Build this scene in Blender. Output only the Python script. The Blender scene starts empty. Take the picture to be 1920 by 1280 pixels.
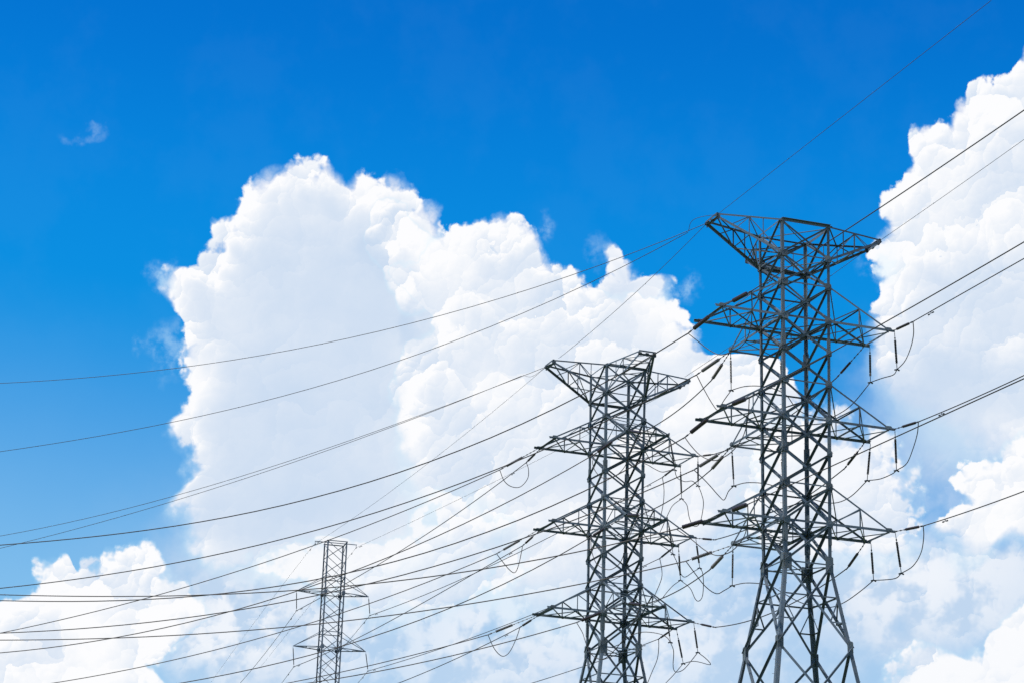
import bpy, math, random
from mathutils import Vector, Matrix
random.seed(7)
scene = bpy.context.scene
C = scene.collection

# ------------------------------------------------------------------ camera
PITCH, ROLL, FPX = 0.318784, -0.033956, 4116.37
cam = bpy.data.cameras.new('camera')
cam.sensor_width = 36.0
cam.lens = FPX * 36.0 / 1920.0
cam.clip_end = 20000.0
cam_o = bpy.data.objects.new('camera', cam)
cam_o.matrix_world = (Matrix.Translation((0, 0, 1.6)) @ Matrix.Rotation(math.pi/2 + PITCH, 4, 'X')
                      @ Matrix.Rotation(-ROLL, 4, 'Z'))
C.objects.link(cam_o)
scene.camera = cam_o

# ------------------------------------------------------------------ exposure
scene.view_settings.view_transform = 'Standard'
scene.view_settings.look = 'None'
scene.view_settings.exposure = 0.0
scene.view_settings.gamma = 1.0
scene.view_settings.use_curve_mapping = False

# ------------------------------------------------------------------ sun (high, behind the camera to the left)
SUN_EL, SUN_AZ = math.radians(63), math.radians(-128)      # azimuth from +Y towards +X
sd = Vector((math.sin(SUN_AZ)*math.cos(SUN_EL), math.cos(SUN_AZ)*math.cos(SUN_EL), math.sin(SUN_EL)))
sl = bpy.data.lights.new('sun', 'SUN')
sl.energy = 4.8
sl.angle = math.radians(0.53)
sl.color = (1.0, 0.96, 0.90)
so = bpy.data.objects.new('sun', sl)
so.rotation_euler = sd.to_track_quat('Z', 'Y').to_euler()
so.location = (-40, -40, 90)
C.objects.link(so)

# ------------------------------------------------------------------ sky with cumulus clouds (directions in degrees azimuth / elevation)
CLOUDS = {
'RC':((12.751,19.342),[(0.0, 2.876), (0.0065, 2.925), (0.0481, 3.38), (0.0884, 3.99), (0.1288, 4.431), (0.1864, 4.687), (0.2441, 5.436), (0.2997, 6.323), (0.3733, 6.679), (0.5138, 5.715), (0.6616, 7.623), (0.6922, 7.337), (0.7063, 6.905), (0.7148, 6.462), (0.7313, 5.628), (0.7416, 5.685), (0.7519, 5.631), (0.757, 5.24), (0.7666, 5.076), (0.776, 4.689), (0.7906, 4.76), (0.8048, 4.87), (0.814, 4.665), (0.8267, 4.079), (0.8412, 3.906), (0.8593, 3.815), (0.8738, 3.768), (0.888, 3.517), (0.9028, 3.25), (0.9157, 3.292), (0.9509, 3.24), (0.9687, 2.892), (0.9873, 2.78), (1.0, 2.876)]),
'MC':((-4.621,17.226),[(0.0, 4.471), (0.0007, 4.466), (0.0207, 4.313), (0.045, 4.48), (0.061, 5.037), (0.0717, 4.99), (0.0844, 4.821), (0.093, 5.051), (0.1032, 5.097), (0.1088, 5.741), (0.1133, 6.095), (0.1242, 6.12), (0.1309, 6.199), (0.1492, 6.45), (0.188, 6.112), (0.2831, 5.736), (0.3741, 5.605), (0.4631, 5.126), (0.5546, 4.73), (0.6153, 4.876), (0.6554, 4.862), (0.6658, 5.093), (0.6728, 5.262), (0.6877, 5.193), (0.7089, 5.48), (0.715, 5.503), (0.7241, 5.396), (0.73, 5.23), (0.7435, 5.293), (0.7528, 5.16), (0.7695, 5.606), (0.7739, 5.728), (0.7799, 5.681), (0.7892, 5.689), (0.794, 5.877), (0.8011, 5.868), (0.8225, 5.848), (0.8296, 5.733), (0.84, 5.578), (0.849, 5.502), (0.865, 5.2), (0.8783, 5.419), (0.8823, 5.226), (0.8929, 5.003), (0.9017, 5.067), (0.908, 4.962), (0.9203, 5.126), (0.9267, 5.622), (0.9318, 5.631), (0.9523, 5.178), (0.9763, 4.518), (0.9866, 4.575), (1.0, 4.471)]),
'LB':((-3.203,20.569),[(0.0, 0.994), (0.053, 0.953), (0.1347, 0.798), (0.1885, 1.104), (0.2323, 1.337), (0.2952, 1.929), (0.374, 1.776), (0.4851, 1.498), (0.5817, 0.928), (0.6483, 0.79), (0.7405, 1.172), (0.7816, 1.359), (0.8147, 1.389), (0.8562, 1.323), (0.8994, 1.096), (0.9604, 1.025), (1.0, 0.994)]),
'SP':((3.122,19.800),[(0.0, 1.028), (0.0227, 1.115), (0.1367, 1.211), (0.3006, 1.238), (0.4441, 1.37), (0.4938, 1.401), (0.5324, 1.306), (0.5571, 0.94), (0.5891, 0.534), (0.6683, 0.642), (0.7375, 0.767), (0.777, 0.984), (0.8042, 1.172), (0.827, 1.323), (0.867, 1.015), (0.9484, 0.832), (1.0, 1.028)]),
'CM':((0.759,17.453),[(0.0, 3.943), (0.0168, 4.157), (0.0586, 4.289), (0.0995, 5.019), (0.1427, 5.492), (0.1996, 6.629), (0.2809, 7.699), (0.3783, 7.842), (0.4507, 7.881), (0.4909, 7.112), (0.5144, 6.416), (0.5246, 4.561), (0.5315, 4.625), (0.539, 4.613), (0.5509, 4.435), (0.5607, 4.487), (0.5723, 4.437), (0.5827, 4.169), (0.5971, 3.698), (0.6156, 3.264), (0.6412, 2.927), (0.6726, 2.839), (0.6878, 2.89), (0.7147, 2.956), (0.7268, 2.938), (0.7398, 3.102), (0.7464, 3.273), (0.7537, 3.547), (0.7612, 3.898), (0.7777, 4.23), (0.7964, 4.374), (0.8021, 4.361), (0.8165, 4.366), (0.8302, 4.431), (0.8451, 4.734), (0.8619, 4.743), (0.8754, 4.66), (0.8874, 4.516), (0.9025, 4.819), (0.9137, 4.935), (0.9196, 4.781), (0.9368, 3.312), (0.957, 3.455), (0.9703, 3.75), (0.9947, 3.876), (1.0, 3.943)]),
'LM':((-1.215,12.393),[(0.0, 5.717), (0.0076, 5.774), (0.016, 5.076), (0.0277, 4.259), (0.0588, 3.853), (0.1193, 2.948), (0.2431, 1.653), (0.4216, 1.639), (0.4818, 1.863), (0.5273, 2.005), (0.5848, 2.02), (0.6152, 2.171), (0.6429, 2.182), (0.6708, 2.005), (0.6851, 2.142), (0.7101, 2.234), (0.7462, 2.174), (0.7831, 2.173), (0.8232, 2.118), (0.8402, 1.997), (0.8732, 2.137), (0.9089, 1.917), (0.9598, 2.374), (0.972, 3.778), (0.9893, 4.839), (1.0, 5.717), (1.0, 5.717)]),
'LL':((-10.552,10.261),[(0.0, 4.187), (0.0407, 5.09), (0.1187, 4.639), (0.2791, 2.959), (0.4047, 2.631), (0.4183, 1.976), (0.4915, 2.34), (0.5176, 2.802), (0.5348, 3.037), (0.5541, 2.971), (0.5692, 2.797), (0.5857, 2.816), (0.5957, 2.593), (0.6076, 2.549), (0.6239, 2.484), (0.6334, 2.523), (0.6566, 2.558), (0.6688, 2.667), (0.6825, 2.642), (0.7006, 2.447), (0.7198, 2.21), (0.7498, 2.168), (0.7594, 1.958), (0.7818, 1.933), (0.7977, 1.871), (0.8138, 1.668), (0.8181, 1.872), (0.8267, 2.163), (0.8622, 2.373), (0.8765, 2.424), (0.8902, 2.339), (0.9205, 1.992), (0.9445, 2.242), (0.9608, 2.574), (0.9837, 3.826), (1.0, 4.187)]),
'RL':((8.668,13.676),[(0.0, 2.532), (0.0005, 2.531), (0.1296, 2.262), (0.2928, 1.979), (0.4039, 2.653), (0.4509, 2.743), (0.4817, 2.508), (0.5156, 2.589), (0.5493, 2.62), (0.5802, 2.787), (0.6009, 2.851), (0.6226, 2.882), (0.6721, 2.937), (0.7015, 2.868), (0.7208, 3.122), (0.7477, 3.158), (0.7753, 3.314), (0.8132, 3.209), (0.8931, 2.869), (1.0, 2.532)]),
'RR':((13.373,14.028),[(0.0, 1.676), (0.0033, 1.713), (0.024, 2.019), (0.0423, 2.436), (0.0871, 2.534), (0.1323, 2.523), (0.1761, 1.644), (0.2435, 1.213), (0.3379, 2.395), (0.4567, 2.753), (0.5681, 3.037), (0.6582, 2.685), (0.7168, 2.061), (0.7554, 1.829), (0.7782, 1.588), (0.7898, 1.433), (0.841, 1.553), (0.8911, 1.805), (0.9222, 1.799), (0.9352, 1.795), (0.9547, 1.553), (0.9734, 1.379), (1.0, 1.676)]),
'BR':((12.406,9.880),[(0.0, 2.602), (0.0236, 2.737), (0.1223, 2.684), (0.4038, 3.263), (0.5036, 4.086), (0.6, 3.566), (0.6542, 2.254), (0.6735, 1.874), (0.6867, 1.516), (0.7149, 1.093), (0.7444, 0.734), (0.8811, 0.888), (0.9026, 1.286), (0.9201, 1.815), (0.9437, 2.135), (0.9738, 2.452), (1.0, 2.602)]),
}
GREY = [
(-4.74,19.17,2.50,1.94,0.5),
(-5.68,15.78,2.88,2.77,0.4),
(-6.81,13.64,2.12,1.51,0.3),
(-5.21,21.77,0.89,0.62,0.3),
(-3.72,20.33,0.50,0.83,0.55),
(-2.84,18.76,0.50,0.70,0.8),
(-3.93,17.82,0.87,2.22,0.15),
(2.77,19.17,1.18,0.83,0.35),
(-0.08,20.49,1.34,0.56,0.2),
(-4.41,13.77,1.85,1.24,0.4),
(1.41,14.97,1.87,1.25,0.45),
(3.05,11.83,2.11,1.51,0.5),
(12.33,19.36,2.11,1.23,0.45),
(11.69,17.06,2.64,1.50,1.0),
(-0.87,17.96,2.34,0.84,0.12),
(-7.83,10.43,0.97,0.81,0.4),
]
VEIL = [
(2.24,10.31,12.98,5.51,1.0),
(11.81,16.64,2.90,2.32,1.0),
(11.25,11.76,3.37,1.90,1.0),
(11.48,14.88,1.65,1.23,0.35),
(13.70,12.14,2.13,1.48,1.0),
(-6.61,10.91,3.35,3.01,1.0),
]
BANK = [
(-1.73,11.14,7.87,3.59,1.0),
(5.01,12.97,4.62,3.04,0.8),
(-7.40,10.32,1.80,1.50,1.0),
(11.14,12.57,4.84,2.99,1.0),
(5.72,9.84,3.58,1.77,0.6),
]
WISP = [
(-12.23,22.82,0.43,0.19,0.18),
(-10.18,17.46,0.34,0.27,0.3),
(4.74,19.86,0.47,0.39,0.4),
(0.71,21.28,0.33,0.47,0.4),
(-9.55,19.49,0.43,0.44,0.4),
(-9.37,17.46,0.57,0.83,0.35),
(4.30,19.67,0.73,0.42,0.3),
(10.07,20.25,0.58,0.69,0.4),
(2.44,20.69,0.33,0.47,0.2),
]

world = bpy.data.worlds.new('World')
scene.world = world
world.use_nodes = True
nt = world.node_tree
nt.nodes.clear()

def nd(kind, **kw):
    n = nt.nodes.new(kind)
    for k, v in kw.items(): setattr(n, k, v)
    return n
def put(sock, v):
    if hasattr(v, 'is_linked') or hasattr(v, 'links'): nt.links.new(v, sock)
    else: sock.default_value = v
def M(op, a, b=None, c=None, clamp=False):
    n = nd('ShaderNodeMath', operation=op, use_clamp=clamp)
    put(n.inputs[0], a)
    if b is not None: put(n.inputs[1], b)
    if c is not None: put(n.inputs[2], c)
    return n.outputs[0]
def V(op, a, b=None, out=0):
    n = nd('ShaderNodeVectorMath', operation=op)
    put(n.inputs[0], a)
    if b is not None: put(n.inputs[1], b)
    return n.outputs[out]
def XYZ(x, y, z=0.0):
    n = nd('ShaderNodeCombineXYZ')
    put(n.inputs[0], x); put(n.inputs[1], y); put(n.inputs[2], z)
    return n.outputs[0]
def smooth(x, lo, hi):
    n = nd('ShaderNodeMapRange', interpolation_type='SMOOTHSTEP')
    put(n.inputs[0], x); put(n.inputs[1], lo); put(n.inputs[2], hi)
    n.inputs[3].default_value = 0.0; n.inputs[4].default_value = 1.0
    return n.outputs[0]
def mixc(f, a, b):
    n = nd('ShaderNodeMix', data_type='RGBA')
    put(n.inputs[0], f)
    for s, v in ((n.inputs[6], a), (n.inputs[7], b)):
        if isinstance(v, tuple): s.default_value = (*v, 1.0)
        else: nt.links.new(v, s)
    return n.outputs[2]
def noise(vec, scale, detail=4.0, rough=0.55, dist=0.0, lac=2.1, dim='2D'):
    n = nd('ShaderNodeTexNoise', noise_dimensions=dim)
    put(n.inputs['Vector'], vec)
    n.inputs['Scale'].default_value = scale
    n.inputs['Detail'].default_value = detail
    n.inputs['Roughness'].default_value = rough
    n.inputs['Lacunarity'].default_value = lac
    n.inputs['Distortion'].default_value = dist
    return n
def puff(vec, scale, sun=(-0.55, 0.83, 0.0)):
    """round heads of cloud: bulge height and how far each spot faces the sun"""
    n = nd('ShaderNodeTexVoronoi', voronoi_dimensions='2D', feature='F1')
    put(n.inputs['Vector'], vec)
    n.inputs['Scale'].default_value = scale
    n.inputs['Detail'].default_value = 0.0
    v = V('SUBTRACT', vec, n.outputs['Position'])
    d = n.outputs['Distance']
    return M('MULTIPLY', d, d), M('MULTIPLY', V('DOT_PRODUCT', v, sun, out=1), scale)

tc = nd('ShaderNodeTexCoord')
DIR = tc.outputs['Generated']
sep = nd('ShaderNodeSeparateXYZ'); nt.links.new(DIR, sep.inputs[0])
AZ = M('MULTIPLY', M('ARCTAN2', sep.outputs[0], sep.outputs[1]), 180/math.pi)
EL = M('MULTIPLY', M('ARCSINE', sep.outputs[2]), 180/math.pi)
P = XYZ(AZ, EL, 0.0)

WN1 = noise(P, 0.8, 4.0, 0.55).outputs['Color']
PW = V('ADD', P, V('MULTIPLY', V('SUBTRACT', WN1, (0.5, 0.5, 0.5)), (1.1, 1.1, 0.0)))
PW2 = V('ADD', P, V('MULTIPLY', V('SUBTRACT', WN1, (0.5, 0.5, 0.5)), (0.5, 0.5, 0.0)))
FLUFF = noise(P, 4.5, 4.0, 0.6).outputs[0]
B1, L1 = puff(PW, 0.62)
B2, L2 = puff(PW, 1.5)
B3, L3 = puff(PW2, 3.6)
REL = M('ADD', M('MULTIPLY', M('SUBTRACT', 0.26, B2), 0.34), M('MULTIPLY', M('SUBTRACT', 0.26, B3), 0.20))
REL = M('ADD', REL, M('MULTIPLY', M('SUBTRACT', FLUFF, 0.5), 0.24))
LIGHT = M('ADD', M('MULTIPLY', L1, 0.62), M('ADD', M('MULTIPLY', L2, 0.38), M('MULTIPLY', L3, 0.12)))   # > 0 where the heads face the sun
BROAD = noise(P, 0.33, 1.0, 0.5).outputs[0]
MIDN = noise(P, 1.1, 3.0, 0.55).outputs[0]

def blobs(lst, vec=P):
    tot = None
    for (a, e, rx, ry, s) in lst:
        q = V('MULTIPLY', V('SUBTRACT', vec, (a, e, 0.0)), (1/rx, 1/ry, 0.0))
        g = M('MULTIPLY', smooth(V('LENGTH', q, out=1), 1.25, 0.0), s)
        tot = g if tot is None else M('ADD', tot, g)
    return tot
WARP = V('ADD', P, V('MULTIPLY', V('SUBTRACT', WN1, (0.5, 0.5, 0.5)), (1.5, 1.5, 0.0)))
GR = blobs(GREY, WARP)

# clear sky
sky = nd('ShaderNodeTexSky', sky_type='NISHITA')
sky.sun_disc = False
sky.sun_elevation = SUN_EL
sky.sun_rotation = SUN_AZ
sky.altitude = 0.0
sky.air_density = 1.0
sky.dust_density = 0.4
sky.ozone_density = 3.0
def mul(a, c):
    n = nd('ShaderNodeMix', data_type='RGBA', blend_type='MULTIPLY'); n.inputs[0].default_value = 1.0
    nt.links.new(a, n.inputs[6]); n.inputs[7].default_value = (*c, 1.0); return n.outputs[2]
S = 10.0                                                # world strength is 0.1, so 10 is display white
def tint(r, g, b, k=1.0): return (r*S*k, g*S*k, b*S*k)
col = mul(sky.outputs[0], (0.01, 0.86, 1.77))
col = mixc(smooth(EL, 27.5, 17.0), col, tint(0.004, 0.285, 0.755))
col = mixc(smooth(M('ADD', EL, M('MULTIPLY', AZ, 0.05)), 19.0, 7.5), col, tint(0.26, 0.56, 0.86))
PALE, GREYC, WHITE, THIN = tint(0.55, 0.69, 0.87), tint(0.53, 0.67, 0.86), tint(0.98, 0.985, 1.0), tint(0.60, 0.86, 1.0)
col = mixc(M('MULTIPLY', smooth(M('ADD', M('MULTIPLY', BROAD, 0.6), M('MULTIPLY', MIDN, 0.4)), 0.42, 0.66), 0.012), col, tint(0.35, 0.62, 0.92))

# hazy, thin cloud veil low in the sky
VEILM = M('MULTIPLY', M('MINIMUM', blobs(VEIL, WARP), 1.0), smooth(M('ADD', BROAD, M('MULTIPLY', M('SUBTRACT', MIDN, 0.5), 0.6)), -0.25, 0.40))
col = mixc(M('MULTIPLY', VEILM, 0.95), col, mixc(M('MULTIPLY', smooth(M('ADD', MIDN, M('MULTIPLY', LIGHT, 0.20)), 0.34, 0.62), M('MINIMUM', blobs(BANK, WARP), 1.0)), PALE, tint(0.90, 0.93, 0.98)))

def layer(col, key, soft, soft_low, relief, grey, bright=0.0, alpha=1.0, bottom=1.5, amp=1.0):
    (ca, ce), pts = CLOUDS[key]
    q = V('SUBTRACT', P, (ca, ce, 0.0))
    s = nd('ShaderNodeSeparateXYZ'); nt.links.new(q, s.inputs[0])
    th = M('ADD', M('DIVIDE', M('ARCTAN2', s.outputs[1], s.outputs[0]), 2*math.pi), 0.5)
    rmax = max(r for _, r in pts)
    fc = nd('ShaderNodeFloatCurve')
    cu = fc.mapping.curves[0]
    while len(cu.points) < len(pts): cu.points.new(0.5, 0.5)
    for p_, (x, y) in zip(cu.points, sorted(pts)):
        p_.location = (x, y/rmax); p_.handle_type = 'AUTO_CLAMPED'
    fc.mapping.update()
    nt.links.new(th, fc.inputs['Value'])
    sdist = M('SUBTRACT', M('MULTIPLY', fc.outputs[0], rmax), V('LENGTH', q, out=1))
    sdist = M('ADD', sdist, M('MULTIPLY', M('ADD', REL, -0.03), relief))
    low = smooth(s.outputs[1], -0.2, -bottom)
    wid = M('ADD', M('MULTIPLY', low, soft_low), M('MULTIPLY', smooth(MIDN, 0.42, 0.66), soft*3.2))
    wid = M('ADD', wid, soft)
    a = smooth(M('DIVIDE', sdist, wid), 0.0, 1.0)
    a = M('MULTIPLY', a, alpha)
    deep = smooth(sdist, 0.0, 1.6)
    g = M('ADD', M('MULTIPLY', M('ADD', grey, M('MULTIPLY', M('SUBTRACT', BROAD, 0.5), 0.9)), deep), GR)
    g = M('SUBTRACT', g, M('MULTIPLY', LIGHT, M('MULTIPLY', M('SUBTRACT', 1.4*amp, M('MULTIPLY', deep, 0.85*amp + (1-amp)*0.3)), M('ADD', smooth(BROAD, 0.30, 0.65), 0.35))))
    g = M('ADD', g, M('MULTIPLY', M('SUBTRACT', MIDN, 0.5), 0.22))
    g = M('ADD', g, M('MULTIPLY', M('SUBTRACT', FLUFF, 0.5), -0.12))
    g = M('MAXIMUM', M('SUBTRACT', g, bright), 0.0)
    g = M('SUBTRACT', 1.0, M('EXPONENT', M('MULTIPLY', g, -1.45)))          # shading levels off softly
    return mixc(a, col, mixc(smooth(a, 0.0, 0.75), THIN, mixc(g, WHITE, GREYC)))
#          key   soft soft_low relief grey
col = layer(col, 'RC', 0.12, 3.0, 0.9, 0.28, 0.06, 1.0, 4.0)
col = layer(col, 'SP', 0.16, 0.3, 0.9, 0.45, -0.08, 0.95, 1.0, 0.7)
col = layer(col, 'MC', 0.17, 0.7, 0.85, 0.66, 0.04, 1.0, 4.5, 0.70)
col = layer(col, 'LB', 0.06, 0.3, 0.5, 0.22, 0.02, 1.0, 1.0)
col = layer(col, 'CM', 0.13, 3.0, 0.85, 0.30, 0.05, 1.0, 6.0, 1.0)
col = layer(col, 'LM', 0.40, 1.6, 1.3, 0.12, 0.04, 0.75, 2.0)
col = layer(col, 'RL', 0.35, 3.0, 1.3, 0.18, 0.06, 0.92, 1.5)
col = layer(col, 'RR', 0.12, 1.6, 1.0, 0.15, 0.06, 1.0, 1.0)
col = layer(col, 'BR', 0.25, 0.5, 1.0, 0.15, 0.06, 0.95, 2.5)
col = layer(col, 'LL', 0.20, 1.0, 0.8, 0.20, 0.06, 1.0, 2.5, 1.25)
# torn wisps
wn = smooth(M('ADD', M('MULTIPLY', FLUFF, 0.35), M('MULTIPLY', MIDN, 0.75)), 0.42, 0.72)
col = mixc(M('MULTIPLY', M('MULTIPLY', M('MINIMUM', blobs(WISP, WARP), 1.0), wn), 1.1, clamp=True), col, tint(0.60, 0.85, 1.0))
# the same broken cumulus goes on all round
vdir = Vector((0.0, math.cos(PITCH), math.sin(PITCH)))
away = smooth(V('DOT_PRODUCT', DIR, tuple(vdir), out=1), 0.955, 0.915)
gn = noise(DIR, 3.2, 4.0, 0.58, dim='3D')
gm = M('MULTIPLY', smooth(gn.outputs[0], 0.50, 0.60), away)
gcol = mixc(smooth(gn.outputs[0], 0.56, 0.74), WHITE, GREYC)
col = mixc(gm, col, gcol)
bg = nd('ShaderNodeBackground'); bg.inputs['Strength'].default_value = 0.1
nt.links.new(col, bg.inputs['Color'])
wo = nd('ShaderNodeOutputWorld'); nt.links.new(bg.outputs[0], wo.inputs[0])
world.cycles.sampling_method = 'MANUAL'
world.cycles.sample_map_resolution = 1024

scene.cycles.max_bounces = 6
scene.cycles.use_adaptive_sampling = True
scene.cycles.adaptive_threshold = 0.02
scene.cycles.use_denoising = False
scene.cycles.adaptive_min_samples = 10

# ------------------------------------------------------------------ materials
def mat(name, base, rough, metal=0.0, var=0.25, vscale=0.6, rust=0.0, spec=0.4):
    m = bpy.data.materials.new(name); m.use_nodes = True
    t = m.node_tree; b = t.nodes['Principled BSDF']
    geo = t.nodes.new('ShaderNodeNewGeometry')
    n1 = t.nodes.new('ShaderNodeTexNoise'); n1.inputs['Scale'].default_value = vscale; n1.inputs['Detail'].default_value = 6
    t.links.new(geo.outputs['Position'], n1.inputs['Vector'])
    n2 = t.nodes.new('ShaderNodeTexNoise'); n2.inputs['Scale'].default_value = vscale*9; n2.inputs['Detail'].default_value = 5
    t.links.new(geo.outputs['Position'], n2.inputs['Vector'])
    oi = t.nodes.new('ShaderNodeObjectInfo')
    def mm(op, a, bb):
        n = t.nodes.new('ShaderNodeMath'); n.operation = op
        for s, v in zip(n.inputs, (a, bb)):
            if isinstance(v, (int, float)): s.default_value = v
            else: t.links.new(v, s)
        return n.outputs[0]
    k = mm('ADD', mm('ADD', mm('MULTIPLY', n1.outputs[0], var), mm('MULTIPLY', n2.outputs[0], var*0.8)), mm('MULTIPLY', oi.outputs['Random'], var*1.2))
    k = mm('ADD', k, 1.0 - var*1.5)
    mx = t.nodes.new('ShaderNodeMix'); mx.data_type = 'RGBA'; mx.blend_type = 'MULTIPLY'; mx.inputs[0].default_value = 1.0
    mx.inputs[6].default_value = (*base, 1)
    cb = t.nodes.new('ShaderNodeCombineColor')
    for i in range(3): t.links.new(k, cb.inputs[i])
    t.links.new(cb.outputs[0], mx.inputs[7])
    outc = mx.outputs[2]
    if rust:
        r = t.nodes.new('ShaderNodeMapRange'); r.inputs[1].default_value = 0.55; r.inputs[2].default_value = 0.72
        t.links.new(n2.outputs[0], r.inputs[0])
        m2 = t.nodes.new('ShaderNodeMix'); m2.data_type = 'RGBA'
        t.links.new(mm('MULTIPLY', r.outputs[0], rust), m2.inputs[0])
        t.links.new(outc, m2.inputs[6]); m2.inputs[7].default_value = (0.16, 0.09, 0.055, 1)
        outc = m2.outputs[2]
    t.links.new(outc, b.inputs['Base Color'])
    t.links.new(mm('ADD', mm('MULTIPLY', n2.outputs[0], 0.2), rough - 0.1), b.inputs['Roughness'])
    b.inputs['Metallic'].default_value = metal
    b.inputs['Specular IOR Level'].default_value = spec
    return m
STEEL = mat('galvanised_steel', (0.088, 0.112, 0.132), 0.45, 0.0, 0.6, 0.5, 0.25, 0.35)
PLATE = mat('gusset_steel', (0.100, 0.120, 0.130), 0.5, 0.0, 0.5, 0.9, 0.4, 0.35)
PORC = mat('brown_porcelain', (0.036, 0.026, 0.027), 0.28, 0.0, 0.3, 3.0, 0.0, 0.5)
GLASSY = mat('grey_porcelain', (0.115, 0.105, 0.10), 0.35, 0.0, 0.3, 3.0)
WIREM = mat('weathered_fringe_tinted_aluminium', (0.062, 0.048, 0.043), 0.5, 0.0, 0.2, 0.3)  # weathered metal; its brown tint imitates warm glare fringes along the wires
FIT = mat('fitting_steel', (0.06, 0.065, 0.075), 0.5, 0.0, 0.3, 2.0)
STEEL_FAR = mat('far_galvanised_steel', (0.095, 0.115, 0.145), 0.5, 0.0, 0.4, 0.5, 0.1)  # slightly paler, bluer steel for the far pylon
CONC = mat('concrete', (0.32, 0.31, 0.29), 0.9, 0.0, 0.3, 1.5)
GRASS = mat('grass_ground', (0.075, 0.105, 0.035), 0.95, 0.0, 0.6, 0.05)

# ------------------------------------------------------------------ helpers
def tag(o, label=None, cat=None, group=None, kind=None):
    if label: o['label'] = label
    if cat: o['category'] = cat
    if group: o['group'] = group
    if kind: o['kind'] = kind
    return o
def empty(name, loc, rz=0.0):
    o = bpy.data.objects.new(name, None); o.empty_display_size = 0.5
    o.location = loc; o.rotation_euler = (0, 0, rz); C.objects.link(o); return o
def build(name, vf, m, parent=None, smooth_=False):
    v, f = vf
    me = bpy.data.meshes.new(name); me.from_pydata([tuple(x) for x in v], [], f); me.materials.append(m)
    if smooth_:
        for p in me.polygons: p.use_smooth = True
    o = bpy.data.objects.new(name, me); C.objects.link(o)
    if parent is not None: o.parent = parent
    return o
def join(*parts):
    v, f = [], []
    for pv, pf in parts:
        n = len(v); v += list(pv); f += [tuple(i+n for i in q) for q in pf]
    return v, f
def frame(p0, p1, nrm):
    d = (Vector(p1) - Vector(p0)).normalized(); n = Vector(nrm)
    n = (n - d*n.dot(d))
    if n.length < 1e-4: n = d.orthogonal()
    n.normalize(); s = d.cross(n).normalized()
    return d, n, s
def angle(p0, p1, nrm, w, t=None, out=False, flip=False):
    """L section bar: one flange flat in the face (normal nrm), the other standing at its edge."""
    p0, p1 = Vector(p0), Vector(p1); t = t or max(0.1*w, 0.008)
    d, n, s = frame(p0, p1, nrm)
    if s.z < 0: s = -s                        # s points up for sloping bars
    if flip: s = -s
    k = 1 if out else -1                      # standing flange outward or inward
    h = w*0.5
    prof = [(-h, 0), (h, 0), (h, k*w*0.9), (h-t, k*w*0.9), (h-t, k*t), (-h, k*t)]
    v = [p0 + s*a + n*b for a, b in prof] + [p1 + s*a + n*b for a, b in prof]
    N = 6; f = [(i, (i+1) % N, N+(i+1) % N, N+i) for i in range(N)]
    f += [(0, 5, 4, 1), (1, 4, 3, 2), (6, 7, 10, 11), (7, 8, 9, 10)]
    return v, f
def leg_angle(pts, du, dv, w, t):
    """leg of L section along a broken line, flanges along du and dv (towards the inside of the faces)."""
    v, f = [], []
    du, dv = Vector(du), Vector(dv)
    for p, w in zip(pts, w if isinstance(w, list) else [w]*len(pts)):
        prof = [(0, 0), (w, 0), (w, t), (t, t), (t, w), (0, w)]
        v += [Vector(p) + du*a + dv*b for a, b in prof]
    for k in range(len(pts)-1):
        o = 6*k
        f += [(o+i, o+(i+1) % 6, o+6+(i+1) % 6, o+6+i) for i in range(6)]
    e = 6*(len(pts)-1)
    f += [(0, 3, 2, 1), (0, 5, 4, 3), (e, e+1, e+2, e+3), (e, e+3, e+4, e+5)]
    return v, f
def plate(c, nrm, a, b, t=0.02, cut=0.3, up=(0, 0, 1)):
    """bevel-cornered gusset plate"""
    c = Vector(c); n = Vector(nrm).normalized(); u = (Vector(up) - n*Vector(up).dot(n))
    if u.length < 1e-3: u = n.orthogonal()
    u.normalize(); s = n.cross(u)
    k = cut*min(a, b)
    o = [(-a/2+k, -b/2), (a/2-k, -b/2), (a/2, -b/2+k), (a/2, b/2-k), (a/2-k, b/2), (-a/2+k, b/2), (-a/2, b/2-k), (-a/2, -b/2+k)]
    v = [c + s*x + u*y for x, y in o] + [c + s*x + u*y + n*t for x, y in o]
    N = 8; f = [tuple(range(N))[::-1], tuple(range(N, 2*N))] + [(i, (i+1) % N, N+(i+1) % N, N+i) for i in range(N)]
    return v, f
def tube(pts, r, n=6, caps=True):
    pts = [Vector(p) for p in pts]; v, f = [], []
    for i, p in enumerate(pts):
        d = (pts[min(i+1, len(pts)-1)] - pts[max(i-1, 0)]).normalized()
        a = d.cross(Vector((0, 0, 1)))
        if a.length < 1e-3: a = d.cross(Vector((1, 0, 0)))
        a.normalize(); b = d.cross(a)
        rr = r[i] if isinstance(r, (list, tuple)) else r
        for k in range(n):
            t = 2*math.pi*k/n; v.append(p + a*(rr*math.cos(t)) + b*(rr*math.sin(t)))
    for i in range(len(pts)-1):
        for k in range(n): f.append((i*n+k, i*n+(k+1) % n, (i+1)*n+(k+1) % n, (i+1)*n+k))
    if caps: f += [tuple(range(n))[::-1], tuple(range((len(pts)-1)*n, len(pts)*n))]
    return v, f

# ------------------------------------------------------------------ ground
G, GN = 9000.0, 24
gv = [(-G + 2*G*i/GN, -G + 2*G*j/GN, -0.02) for j in range(GN+1) for i in range(GN+1)]
gf = [(j*(GN+1)+i, j*(GN+1)+i+1, (j+1)*(GN+1)+i+1, (j+1)*(GN+1)+i) for j in range(GN) for i in range(GN)]
tag(build('ground', (gv, gf), GRASS), 'green grassy ground under the pylons', None, None, 'structure')

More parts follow.
